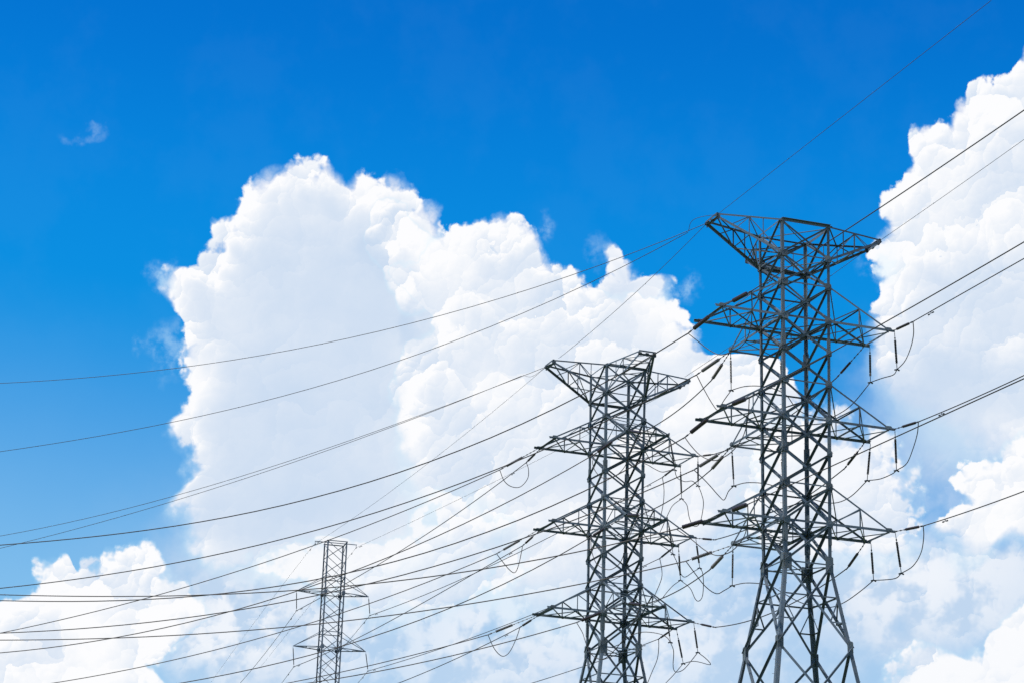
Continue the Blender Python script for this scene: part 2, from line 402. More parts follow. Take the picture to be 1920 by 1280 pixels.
# ------------------------------------------------------------------ lattice towers
Zl = {0:50.101, 1:48.023, 2:46.242, 3:44.104, 4:42.155, 5:40.206, 6:37.999, 7:36.015, 8:34.032, 9:31.824, 10:29.424}
S0, ARM_L, ARM3_L = 3.08, 1.2415, 1.3415
PK_L, PK_W, PK_DZ, PK3_W, PK3_L = 1.192, 0.230, 0.067, 0.173, 1.230
def side(z):
    zu = (z - 1.6)/1.4
    if z >= Zl[10]: return S0*(1 + 0.03258*(zu - 27)/7.0)
    return side(Zl[10]) + (Zl[10] - z)*0.326
CN = {'F': (-.5, -.5), 'R': (.5, -.5), 'B': (.5, .5), 'L': (-.5, .5)}
FACES = [('F', 'R', (0, -1, 0)), ('L', 'F', (-1, 0, 0)), ('B', 'L', (0, 1, 0)), ('R', 'B', (1, 0, 0))]

def big_tower(label, base, yaw, sgn, dz):
    T = empty('transmission_tower', base, yaw)
    tag(T, label, 'pylon', 'lattice pylons')
    Z = {k: v + dz - base[2] for k, v in Zl.items()}
    def nd_(z, c, inset=0.0):
        s = side(z + base[2] - dz); a, b = CN[c]
        return Vector((a*(s-2*inset), b*(s-2*inset), z))
    zt = Z[10]; zs_low = [zt, 24.56 + dz - base[2], 18.3 + dz - base[2], 10.4 + dz - base[2], 0.35]
    # legs
    LW = 0.19
    for c, (a, b) in CN.items():
        du, dv = (-2*a, 0, 0), (0, -2*b, 0)
        pts = [nd_(Z[0]+0.12, c)] + [nd_(zt, c)] + [nd_(z, c) for z in zs_low[1:]]
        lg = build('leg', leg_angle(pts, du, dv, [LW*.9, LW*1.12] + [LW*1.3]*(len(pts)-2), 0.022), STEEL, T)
        # step bolts and splice plates on the leg
        bolts = []
        if c in 'FBR':
            n = 0; z = Z[0] - 0.5
            while z > 3.0:
                p = nd_(z, c); sx = 1 if n % 2 else 0
                d = Vector((-2*a, 0, 0)) if sx else Vector((0, -2*b, 0)); o = Vector((0, 2*b, 0)) if sx else Vector((2*a, 0, 0))
                q = p + d*0.17
                bolts.append(tube([q, q + o*0.15], 0.010, 4)); n += 1; z -= 0.42
            tag(build('step_bolts', join(*bolts), FIT, lg), kind='stuff')
        for zz in (Z[4]+0.35, Z[7]+0.55, Z[9]-0.75):
            p = nd_(zz, c)
            build('splice_plate', join(plate(p + Vector((-2*a*0.12, 2*b*0.004, 0)), (0, 2*b, 0), 0.22, 0.95, 0.022, 0.05),
                                       plate(p + Vector((2*a*0.004, -2*b*0.12, 0)), (2*a, 0, 0), 0.22, 0.95, 0.022, 0.05)), PLATE, lg)
    # face bracing
    lev = [Z[i] for i in range(11)]
    BW = 0.125
    for ca, cb, n in FACES:
        nv = Vector(n)
        for i in range(10):
            a0, a1, b0, b1 = nd_(lev[i], ca), nd_(lev[i+1], ca), nd_(lev[i], cb), nd_(lev[i+1], cb)
            w = BW*(0.86 + 0.03*i)
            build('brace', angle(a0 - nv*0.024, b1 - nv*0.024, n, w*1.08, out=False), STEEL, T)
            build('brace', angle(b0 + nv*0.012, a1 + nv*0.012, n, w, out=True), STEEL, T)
        for i in (0, 1, 2, 5, 8, 10):
            p, q = nd_(lev[i], ca), nd_(lev[i], cb)
            build('girt', angle(p + nv*0.04, q + nv*0.04, n, 0.18 if (i, ca) in ((0, 'F'), (0, 'R'), (1, 'B')) else 0.085, out=(i == 0 and ca in 'FR')), STEEL, T)
        for i in (3, 6, 9):
            p, q = nd_(lev[i], ca), nd_(lev[i], cb)
            build('girt', angle(p + nv*0.05, q + nv*0.05, n, 0.13, out=False), STEEL, T)
    # plan bracing at arm levels
    for i in (0, 1, 3, 6, 9, 10):
        for a, b in (('F', 'B'), ('L', 'R')):
            build('plan_brace', angle(nd_(lev[i], a) + Vector((0, 0, -.05 if a == 'F' else -.12)), nd_(lev[i], b) + Vector((0, 0, -.05 if a == 'F' else -.12)), (0, 0, -1), 0.07), STEEL, T)
    # gusset plates at the leg nodes
    for i in range(1, 11):
        for c, (a, b) in CN.items():
            p = nd_(lev[i], c); big = 0.40 if i in (1, 2, 3, 5, 6, 8, 9) else 0.32
            h = big*1.05
            if i == 10: big, h = 0.46, 0.95
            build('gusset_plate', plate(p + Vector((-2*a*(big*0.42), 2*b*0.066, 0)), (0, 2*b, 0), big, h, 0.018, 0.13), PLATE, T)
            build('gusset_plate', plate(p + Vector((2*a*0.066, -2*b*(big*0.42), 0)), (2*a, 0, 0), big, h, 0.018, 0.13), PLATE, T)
    # spread lower body: large X panels with redundant members
    for k in range(4):
        z0, z1 = zs_low[k], zs_low[k+1]
        for ca, cb, n in FACES:
            nv = Vector(n)
            a0, a1, b0, b1 = nd_(z0, ca), nd_(z1, ca), nd_(z0, cb), nd_(z1, cb)
            build('brace', angle(a0 - nv*0.024, b1 - nv*0.024, n, 0.15), STEEL, T)
            build('brace', angle(b0 + nv*0.012, a1 + nv*0.012, n, 0.14, out=True), STEEL, T)
            s0, s1 = (b0-a0).length, (b1-a1).length
            f = s0/(s0+s1)                               # where the diagonals cross
            am, bm = a0.lerp(a1, f), b0.lerp(b1, f); cm = a0.lerp(b1, f)
            for p, q in ((am, cm), (cm, bm)):
                build('redundant_bar', angle(p - nv*0.07, q - nv*0.07, n, 0.085), STEEL, T)
            g = f + (1-f)*0.5
            for p0, p1, dg in ((a0, a1, b0.lerp(a1, g)), (b0, b1, a0.lerp(b1, g))):
                pl = p0.lerp(p1, g)
                build('redundant_bar', angle(pl - nv*0.06, dg - nv*0.06, n, 0.075), STEEL, T)
                build('redundant_bar', angle(p0.lerp(p1, f) - nv*0.09, dg - nv*0.09, n, 0.07), STEEL, T)
            g = f*0.5
        for c, (a, b) in CN.items():
            p = nd_(z1, c)
            if k < 3:
                build('gusset_plate', plate(p + Vector((-2*a*0.12, 2*b*0.03, 0)), (0, 2*b, 0), 0.36, 0.8, 0.018, 0.2), PLATE, T)
                build('gusset_plate', plate(p + Vector((2*a*0.03, -2*b*0.12, 0)), (2*a, 0, 0), 0.36, 0.8, 0.018, 0.2), PLATE, T)
    for c in CN:
        p = nd_(0.35, c); h = 0.45
        vv = [p + Vector((x*h*k, y*h*k, z)) for z, k in ((-0.75-base[2], 1.5), (0.0, 1.0)) for x, y in ((-1, -1), (1, -1), (1, 1), (-1, 1))]
        build('concrete_footing', (vv, [(3, 2, 1, 0), (4, 5, 6, 7)] + [(i, (i+1) % 4, 4+(i+1) % 4, 4+i) for i in range(4)]), CONC, T)
    # arms.  d = outward direction, w = across; rows 0/1 are the two sides of the arm
    def crossarm(d, w, length, zb, zt_, tip=1.0, stub=0.4, peak=False, name='crossarm', dzt=0.0):
        d, w = Vector(d), Vector(w); up = Vector((0, 0, 1))
        sb = side(zb + base[2] - dz); s_t = side(zt_ + base[2] - dz)
        L = length*sb if not peak else length*s_t
        o_b = d*(sb/2); o_t = d*(s_t/2)
        B = [[o_b + w*(k*sb/2) + up*zb, o_b + d*L + w*(k*tip*sb/2) + up*(zb if not peak else zt_ + dzt - 0.16)] for k in (-1, 1)]
        if not peak:
            Tp = [[o_t + w*(k*s_t/2) + up*zt_, B[i][1] + up*0.03] for i, k in enumerate((-1, 1))]
        else:
            Tp = [[o_t + w*(k*s_t/2) + up*zt_, o_t + d*L + w*(k*tip*s_t/2) + up*(zt_ + dzt)] for k in (-1, 1)]
        CW, LW2 = (0.12, 0.068)
        main = []
        for i, k in enumerate((-1, 1)):
            e = (B[i][1] - B[i][0]).normalized()
            main.append(angle(B[i][0] - e*0.05 + w*(k*0.03), B[i][1] + e*stub + w*(k*0.03), w*k, CW*1.25, out=False))
            main.append(angle(Tp[i][0], Tp[i][1], w*k, CW*0.85, out=False))
        A = build(name, join(*main), STEEL, T)
        def bar(p, q, n, ww=LW2, nm='lacing_bar', out=False): build(nm, angle(p, q, n, ww, out=out), STEEL, A)
        bt = [B[i][0].lerp(B[i][1], 0.5) for i in (0, 1)]; tt = [Tp[i][0].lerp(Tp[i][1], 0.5) for i in (0, 1)]
        e = (B[1][1] - B[0][1]).normalized()
        bar(B[0][1] - e*0.12 - up*0.02, B[1][1] + e*0.12 - up*0.02, (0, 0, -1), CW*1.05, 'end_beam', True)
        if peak: bar(Tp[0][1] - e*0.1 + up*0.05, Tp[1][1] + e*0.1 + up*0.05, (0, 0, 1), CW*1.05, 'end_beam')
        for i, k in enumerate((-1, 1)):
            n = w*k
            bar(tt[i], bt[i], n)
            if not peak:
                bar(tt[i] - n*0.02, B[i][0] - n*0.02, n, LW2*1.1)
            else:
                bar(tt[i] - n*0.02, B[i][0] - n*0.02, n, LW2)
                t3 = Tp[i][0].lerp(Tp[i][1], 0.78); b3 = B[i][0].lerp(B[i][1], 0.78)
                bar(tt[i] - n*0.03, b3 - n*0.03, n, LW2*.8); 
                b1 = B[i][0].lerp(B[i][1], 0.28); t1 = Tp[i][0].lerp(Tp[i][1], 0.28)
                bar(b1 - n*0.025, t1 - n*0.025, n, LW2*.8)
        bar(tt[0] - up*0.03, tt[1] - up*0.03, (0, 0, 1))
        bar(bt[0] - up*0.05, bt[1] - up*0.05, (0, 0, -1), LW2*1.2)
        # bottom plane diagonals
        bar(B[0][0] - up*0.09, bt[1] - up*0.09, (0, 0, -1)); bar(bt[0] - up*0.07, B[1][1] - up*0.07, (0, 0, -1))
        bar(B[1][0] - up*0.11, bt[0] - up*0.11, (0, 0, -1))
        if not peak: bar(bt[1] - up*0.12, B[0][1] - up*0.12, (0, 0, -1))
        # top plane diagonal
        bar(Tp[0][0] - up*0.06, tt[1] - up*0.06, (0, 0, 1)); bar(tt[0] - up*0.05, Tp[1][1] - up*0.08, (0, 0, 1), LW2*.8)
        for i, k in enumerate((-1, 1)):
            c = B[i][1] + w*(k*0.045) - d*0.02 + up*(0.06 if not peak else 0.05)
            build('gusset_plate', plate(c, w*k, 0.42 if not peak else 0.34, 0.22, 0.016, 0.35), PLATE, A)
        if peak:
            e0, e1 = Tp[0][1], Tp[1][1]
            for q in (e0, e1, e0.lerp(e1, .5)):
                build('earth_wire_bracket', join(plate(q - d*0.05 - up*0.20, d, 0.30, 0.26, 0.03, 0.2), tube([q - d*0.03 - up*0.10, q + d*0.10 - up*0.16], 0.04, 6)), FIT, A)
        return A
    for zb, zt_ in ((Z[3], Z[2]), (Z[6], Z[5]), (Z[9], Z[8])):
        crossarm((1, 0, 0), (0, 1, 0), ARM_L, zb, zt_)
        crossarm((-1, 0, 0), (0, -1, 0), ARM_L, zb, zt_)
        crossarm((0, sgn, 0), (-sgn, 0, 0), ARM3_L, zb, zt_, 1.0, 0.06)
    crossarm((1, 0, 0), (0, 1, 0), PK_L, Z[1], Z[0], 2*PK_W, 0.05, True, 'peak_arm', PK_DZ)
    crossarm((-1, 0, 0), (0, -1, 0), PK_L, Z[1], Z[0], 2*PK_W, 0.05, True, 'peak_arm', PK_DZ)
    crossarm((0, sgn, 0), (-sgn, 0, 0), PK3_L, Z[1], Z[0], 2*PK3_W, 0.05, True, 'peak_arm', PK_DZ)
    return T

K = 1.4
big_tower('tallest and nearest steel lattice pylon on the right, with three tiers of arms', (K*89.4109*math.sin(.134901), K*89.4109*math.cos(.134901), 0.0), 0.320603, 1, 0.0)
big_tower('second largest steel lattice pylon, in the middle, with arms facing the camera', (K*110.7017*math.sin(.05105), K*110.7017*math.cos(.05105), 0.0), 0.336565, -1, 0.3746)

def small_tower():
    base = (K*144.3745*math.sin(-.078613), K*144.3745*math.cos(-.078613), 0.0)
    T = empty('transmission_tower', base, 0.252809)
    tag(T, 'small slender far lattice pylon at the lower left with two tiers of pointed arms', 'pylon', 'lattice pylons')
    s = 1.89; top, z1, z2 = 47.66, 42.83, 37.68; AC, AT = 3.405, 1.994
    def side_(z): return s if z > 33 else s + (33-z)*0.085
    def q(z, c):
        a, b = CN[c]; return Vector((a*side_(z), b*side_(z), z))
    for c, (a, b) in CN.items():
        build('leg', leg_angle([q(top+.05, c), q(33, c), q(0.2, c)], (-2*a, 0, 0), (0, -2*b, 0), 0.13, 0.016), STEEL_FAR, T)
        p = q(0.2, c); h = .35
        vv = [p + Vector((x*h*k, y*h*k, z)) for z, k in ((-0.6, 1.4), (0.0, 1.0)) for x, y in ((-1, -1), (1, -1), (1, 1), (-1, 1))]
        build('concrete_footing', (vv, [(3, 2, 1, 0), (4, 5, 6, 7)] + [(i, (i+1) % 4, 4+(i+1) % 4, 4+i) for i in range(4)]), CONC, T)
    h = 0.74
    for fi, (ca, cb, n) in enumerate(FACES):
        nv = Vector(n); z = top; i = 0
        while z > 2.5:
            hh = h if z > 30 else 1.6
            if fi == 0:
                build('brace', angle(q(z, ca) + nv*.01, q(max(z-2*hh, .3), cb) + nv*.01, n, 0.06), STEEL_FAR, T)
            elif fi == 2:
                if i % 2 == 0: build('brace', angle(q(z, ca) + nv*.01, q(max(z-2*hh, .3), cb) + nv*.01, n, 0.06), STEEL_FAR, T)
            elif i % 2 == 0:
                build('brace', angle(q(z, ca) + nv*.01, q(max(z-hh, .3), cb) + nv*.01, n, 0.045), STEEL_FAR, T)
                build('brace', angle(q(max(z-hh, .3), cb) - nv*.01, q(max(z-2*hh, .3), ca) - nv*.01, n, 0.045), STEEL_FAR, T)
            z -= hh; i += 1
        for z in (top, z1+1.45, z1, z2+1.45, z2):
            build('girt', angle(q(z, ca) + nv*.03, q(z, cb) + nv*.03, n, 0.085 if z in (top,) else 0.07), STEEL_FAR, T)
        for z in (z1, z2):
            for c in (ca, cb):
                t = (q(z, cb)-q(z, ca)).normalized()*(0.16 if c == ca else -0.16)
                build('gusset_plate', plate(q(z, c) + t*.7 + nv*.045, n, 0.30, 0.34, 0.012, 0.15), STEEL_FAR, T)
    for zb in (z1, z2):
        for sx in (-1, 1):
            tip = Vector((sx*AC, 0, zb + 0.02)); cs = ('R', 'B') if sx > 0 else ('F', 'L')
            main = []
            for c in cs:
                b = 1 if CN[c][1] > 0 else -1
                main.append(angle(q(zb, c), tip + Vector((0, b*.03, 0)), (0, b, 0), 0.075))
                main.append(angle(q(zb+1.45, c), tip + Vector((-sx*.12, b*.03, .06)), (0, b, 0), 0.05))
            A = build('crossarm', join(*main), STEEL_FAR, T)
            m0, m1 = q(zb, cs[0]).lerp(tip, .5), q(zb, cs[1]).lerp(tip, .5)
            build('lacing_bar', angle(m0 - Vector((0, 0, .03)), m1 - Vector((0, 0, .03)), (0, 0, -1), .05), STEEL_FAR, A)
            build('lacing_bar', angle(q(zb, cs[0]) - Vector((0, 0, .05)), m1 - Vector((0, 0, .05)), (0, 0, -1), .05), STEEL_FAR, A)
            build('lacing_bar', angle(m0 - Vector((0, 0, .07)), q(zb, cs[0]).lerp(tip, .75) - Vector((0, 0, .07)), (0, 0, -1), .05), STEEL_FAR, A)
    tb = build('top_beam', angle((-AT, -.05, top+.03), (AT, -.05, top+.03), (0, 0, 1), 0.085), STEEL_FAR, T)
    for sx in (-1, 1):
        build('wire_hanger', join(tube([(sx*(AT-.04), -.05, top), (sx*(AT-.04), -.05, top-.28)], .022, 5), tube([(sx*(AT-.04), -.17, top-.3), (sx*(AT-.04), .07, top-.3)], .05, 5)), FIT, tb)
small_tower()

# ------------------------------------------------------------------ insulators, conductors, jumpers
# 3D data, metres, camera at (0,0,1.6), +Y forward
STRINGS = [
['t',"brown tension insulator string pointing right on the nearest pylon's upper left arm",[12.128,120.926,44.034],[13.657,118.768,44.323],0.408,0.855,0.129],
['t',"brown tension insulator string pointing right on the nearest pylon's middle left arm",[12.222,120.988,37.929],[13.512,118.662,37.943],0.417,0.843,0.129],
['t',"brown tension insulator string pointing right on the nearest pylon's lower left arm",[12.317,121.051,31.754],[13.408,118.625,31.715],0.415,0.93,0.129],
['t',"brown tension insulator string pointing left on the nearest pylon's upper left arm",[11.862,121.727,44.034],[10.458,123.885,43.363],0.247,0.78,0.123],
['t',"brown tension insulator string pointing left on the nearest pylon's middle left arm",[11.961,121.774,37.929],[10.288,123.544,36.861],0.302,0.81,0.123],
['t',"brown tension insulator string pointing left on the nearest pylon's lower left arm",[12.062,121.82,31.754],[9.804,123.133,31.249],0.365,0.855,0.123],
['t',"dark tension insulator string pointing right on the nearest pylon's upper right arm",[22.698,124.337,44.076],[23.498,121.809,43.863],0.247,0.807,0.078],
['t',"dark tension insulator string pointing right on the nearest pylon's middle right arm",[22.584,124.332,37.971],[23.675,121.912,37.802],0.415,0.9,0.078],
['t',"dark tension insulator string pointing right on the nearest pylon's lower right arm",[22.47,124.327,31.796],[23.814,122.035,31.663],0.435,0.863,0.078],
['t',"dark tension insulator string slanting down left on the nearest pylon's upper right arm",[21.512,127.239,44.034],[20.072,128.905,42.542],0.5,0.858,0.081],
['t',"dark tension insulator string slanting down left on the nearest pylon's middle right arm",[21.419,127.175,37.929],[20.571,129.496,36.943],0.37,0.858,0.081],
['t',"dark tension insulator string slanting down left on the nearest pylon's lower right arm",[21.324,127.111,31.754],[20.632,129.467,30.733],0.427,0.93,0.081],
['t',"flatter grey insulator string on the nearest pylon's upper rear arm",[13.535,129.012,44.034],[11.614,131.021,43.077],0.34,0.84,0.106],
['t',"flatter grey insulator string on the nearest pylon's middle rear arm",[13.601,128.913,37.929],[11.446,130.569,36.807],0.37,0.85,0.106],
['t',"flatter grey insulator string on the nearest pylon's lower rear arm",[13.668,128.812,31.754],[10.887,129.267,30.777],0.443,0.88,0.106],
['t',"steeper grey insulator string on the nearest pylon's upper rear arm",[13.535,129.012,44.034],[12.604,131.574,42.934],0.458,0.93,0.106],
['t',"steeper grey insulator string on the nearest pylon's middle rear arm",[13.601,128.913,37.929],[12.59,131.549,37.109],0.445,0.93,0.106],
['t',"steeper grey insulator string on the nearest pylon's lower rear arm",[13.668,128.812,31.754],[12.529,131.335,30.763],0.46,0.92,0.106],
['t',"long ribbed insulator string on the middle pylon's upper left arm",[2.118,154.411,44.409],[-0.579,155.509,43.034],0.395,0.823,0.092],
['t',"long ribbed insulator string on the middle pylon's middle left arm",[2.231,154.418,38.303],[-0.595,154.789,36.613],0.42,0.84,0.092],
['t',"long ribbed insulator string on the middle pylon's lower left arm",[2.345,154.424,32.129],[-0.998,154.673,30.691],0.482,0.843,0.092],
['t',"short dark insulator string on the middle pylon's upper left arm",[2.374,154.103,44.409],[1.363,156.519,43.94],0.427,0.888,0.078],
['t',"short dark insulator string on the middle pylon's middle left arm",[2.484,154.117,38.303],[1.279,156.392,37.636],0.448,0.838,0.078],
['t',"short dark insulator string on the middle pylon's lower left arm",[2.596,154.131,32.129],[1.272,156.384,31.633],0.44,0.863,0.078],
['t',"small dark insulator string pointing right on the middle pylon's upper right arm",[13.765,155.173,44.451],[14.769,152.753,43.991],0.455,0.873,0.073],
['t',"small dark insulator string pointing right on the middle pylon's middle right arm",[13.652,155.166,38.345],[14.921,152.909,37.735],0.44,0.848,0.073],
['t',"small dark insulator string pointing right on the middle pylon's lower right arm",[13.538,155.16,32.171],[14.953,153.023,31.457],0.432,0.845,0.073],
['t',"dark insulator string slanting down left on the middle pylon's upper right arm",[12.534,158.056,44.409],[11.703,160.577,44.233],0.24,0.82,0.07],
['t',"dark insulator string slanting down left on the middle pylon's middle right arm",[12.442,157.991,38.303],[11.564,160.477,37.956],0.25,0.878,0.07],
['t',"dark insulator string slanting down left on the middle pylon's lower right arm",[12.348,157.924,32.129],[11.551,160.451,31.891],0.29,0.845,0.07],
['t',"brown insulator string pointing right on the middle pylon's upper front arm",[8.335,148.827,44.437],[9.197,146.453,43.601],0.245,0.93,0.105],
['t',"brown insulator string pointing right on the middle pylon's middle front arm",[8.326,148.946,38.331],[9.095,146.466,37.752],0.198,0.92,0.105],
['t',"brown insulator string pointing right on the middle pylon's lower front arm",[8.317,149.066,32.157],[9.378,146.694,31.585],0.32,0.915,0.105],
['t',"brown insulator string slanting down left on the middle pylon's upper front arm",[8.335,148.827,44.395],[6.167,150.291,43.053],0.47,0.925,0.109],
['t',"brown insulator string slanting down left on the middle pylon's middle front arm",[8.326,148.946,38.289],[5.985,150.14,36.971],0.615,0.93,0.109],
['t',"brown insulator string slanting down left on the middle pylon's lower front arm",[8.317,149.066,32.115],[5.139,150.802,31.032],0.495,0.897,0.109],
['s',"outer hanging jumper insulator on the nearest pylon's upper right arm",[22.87,124.394,44.02],[23.094,125.075,41.957],0.195,0.84,0.07],
['s',"outer hanging jumper insulator on the nearest pylon's middle right arm",[22.757,124.389,37.915],[22.927,125.113,35.723],0.2,0.823,0.07],
['s',"outer hanging jumper insulator on the nearest pylon's lower right arm",[22.643,124.385,31.74],[23.066,125.109,29.545],0.212,0.843,0.07],
['s',"inner hanging jumper insulator on the nearest pylon's upper right arm",[21.884,127.363,44.02],[21.986,128.021,42.027],0.193,0.83,0.07],
['s',"inner hanging jumper insulator on the nearest pylon's middle right arm",[21.791,127.299,37.915],[21.671,127.992,35.815],0.208,0.84,0.07],
['s',"inner hanging jumper insulator on the nearest pylon's lower right arm",[21.696,127.234,31.74],[21.924,127.909,29.694],0.23,0.825,0.07],
['s',"thin hanging insulator at the left corner on the nearest pylon's upper rear arm",[13.535,129.012,44.02],[13.654,129.761,41.751],0.228,0.82,0.059],
['s',"thin hanging insulator at the left corner on the nearest pylon's middle rear arm",[13.601,128.913,37.915],[13.812,129.663,35.641],0.225,0.838,0.059],
['s',"thin hanging insulator at the left corner on the nearest pylon's lower rear arm",[13.668,128.812,31.74],[13.71,129.571,29.44],0.22,0.815,0.059],
['s',"half-hidden dark hanging insulator at the right corner on the nearest pylon's upper rear arm",[16.77,130.086,44.02],[16.941,130.66,42.282],0.233,0.78,0.07],
['s',"half-hidden dark hanging insulator at the right corner on the nearest pylon's middle rear arm",[16.776,129.967,37.915],[16.961,130.621,35.932],0.258,0.777,0.07],
['s',"half-hidden dark hanging insulator at the right corner on the nearest pylon's lower rear arm",[16.783,129.847,31.74],[16.93,130.433,29.963],0.307,0.79,0.07],
['s',"outer hanging jumper insulator on the middle pylon's upper right arm",[13.898,155.219,44.395],[13.984,155.868,42.429],0.208,0.85,0.07],
['s',"outer hanging jumper insulator on the middle pylon's middle right arm",[13.784,155.212,38.289],[14.135,155.868,36.304],0.235,0.835,0.07],
['s',"outer hanging jumper insulator on the middle pylon's lower right arm",[13.67,155.206,32.115],[14.033,155.852,30.158],0.24,0.855,0.07],
['s',"inner hanging jumper insulator on the middle pylon's upper right arm",[12.864,158.172,44.395],[13.029,158.897,42.196],0.212,0.83,0.07],
['s',"inner hanging jumper insulator on the middle pylon's middle right arm",[12.772,158.106,38.289],[12.997,158.861,36.001],0.255,0.855,0.07],
['s',"inner hanging jumper insulator on the middle pylon's lower right arm",[12.679,158.04,32.115],[13.236,158.791,29.84],0.28,0.828,0.07],
['s',"slim leaning jumper insulator at the right corner on the middle pylon's upper front arm",[11.419,149.906,44.395],[11.843,150.64,42.172],0.195,0.838,0.056],
['s',"slim leaning jumper insulator at the right corner on the middle pylon's middle front arm",[11.352,150.004,38.289],[11.793,150.731,36.086],0.23,0.838,0.056],
['s',"slim leaning jumper insulator at the right corner on the middle pylon's lower front arm",[11.284,150.104,32.115],[11.674,150.841,29.881],0.247,0.83,0.056],
['s','thin hanging insulator string under the upper left arm of the small far pylon',[-19.17,200.648,42.793],[-19.11,201.214,41.079],0.1,0.9,0.042],
['s','thin hanging insulator string under the upper right arm of the small far pylon',[-12.577,202.352,42.793],[-12.401,202.881,41.188],0.1,0.9,0.042],
['s','thin hanging insulator string under the lower left arm of the small far pylon',[-19.17,200.648,37.636],[-19.029,201.231,35.871],0.1,0.9,0.042],
['s','thin hanging insulator string under the lower right arm of the small far pylon',[-12.577,202.352,37.636],[-12.302,202.894,35.992],0.1,0.9,0.042],
]
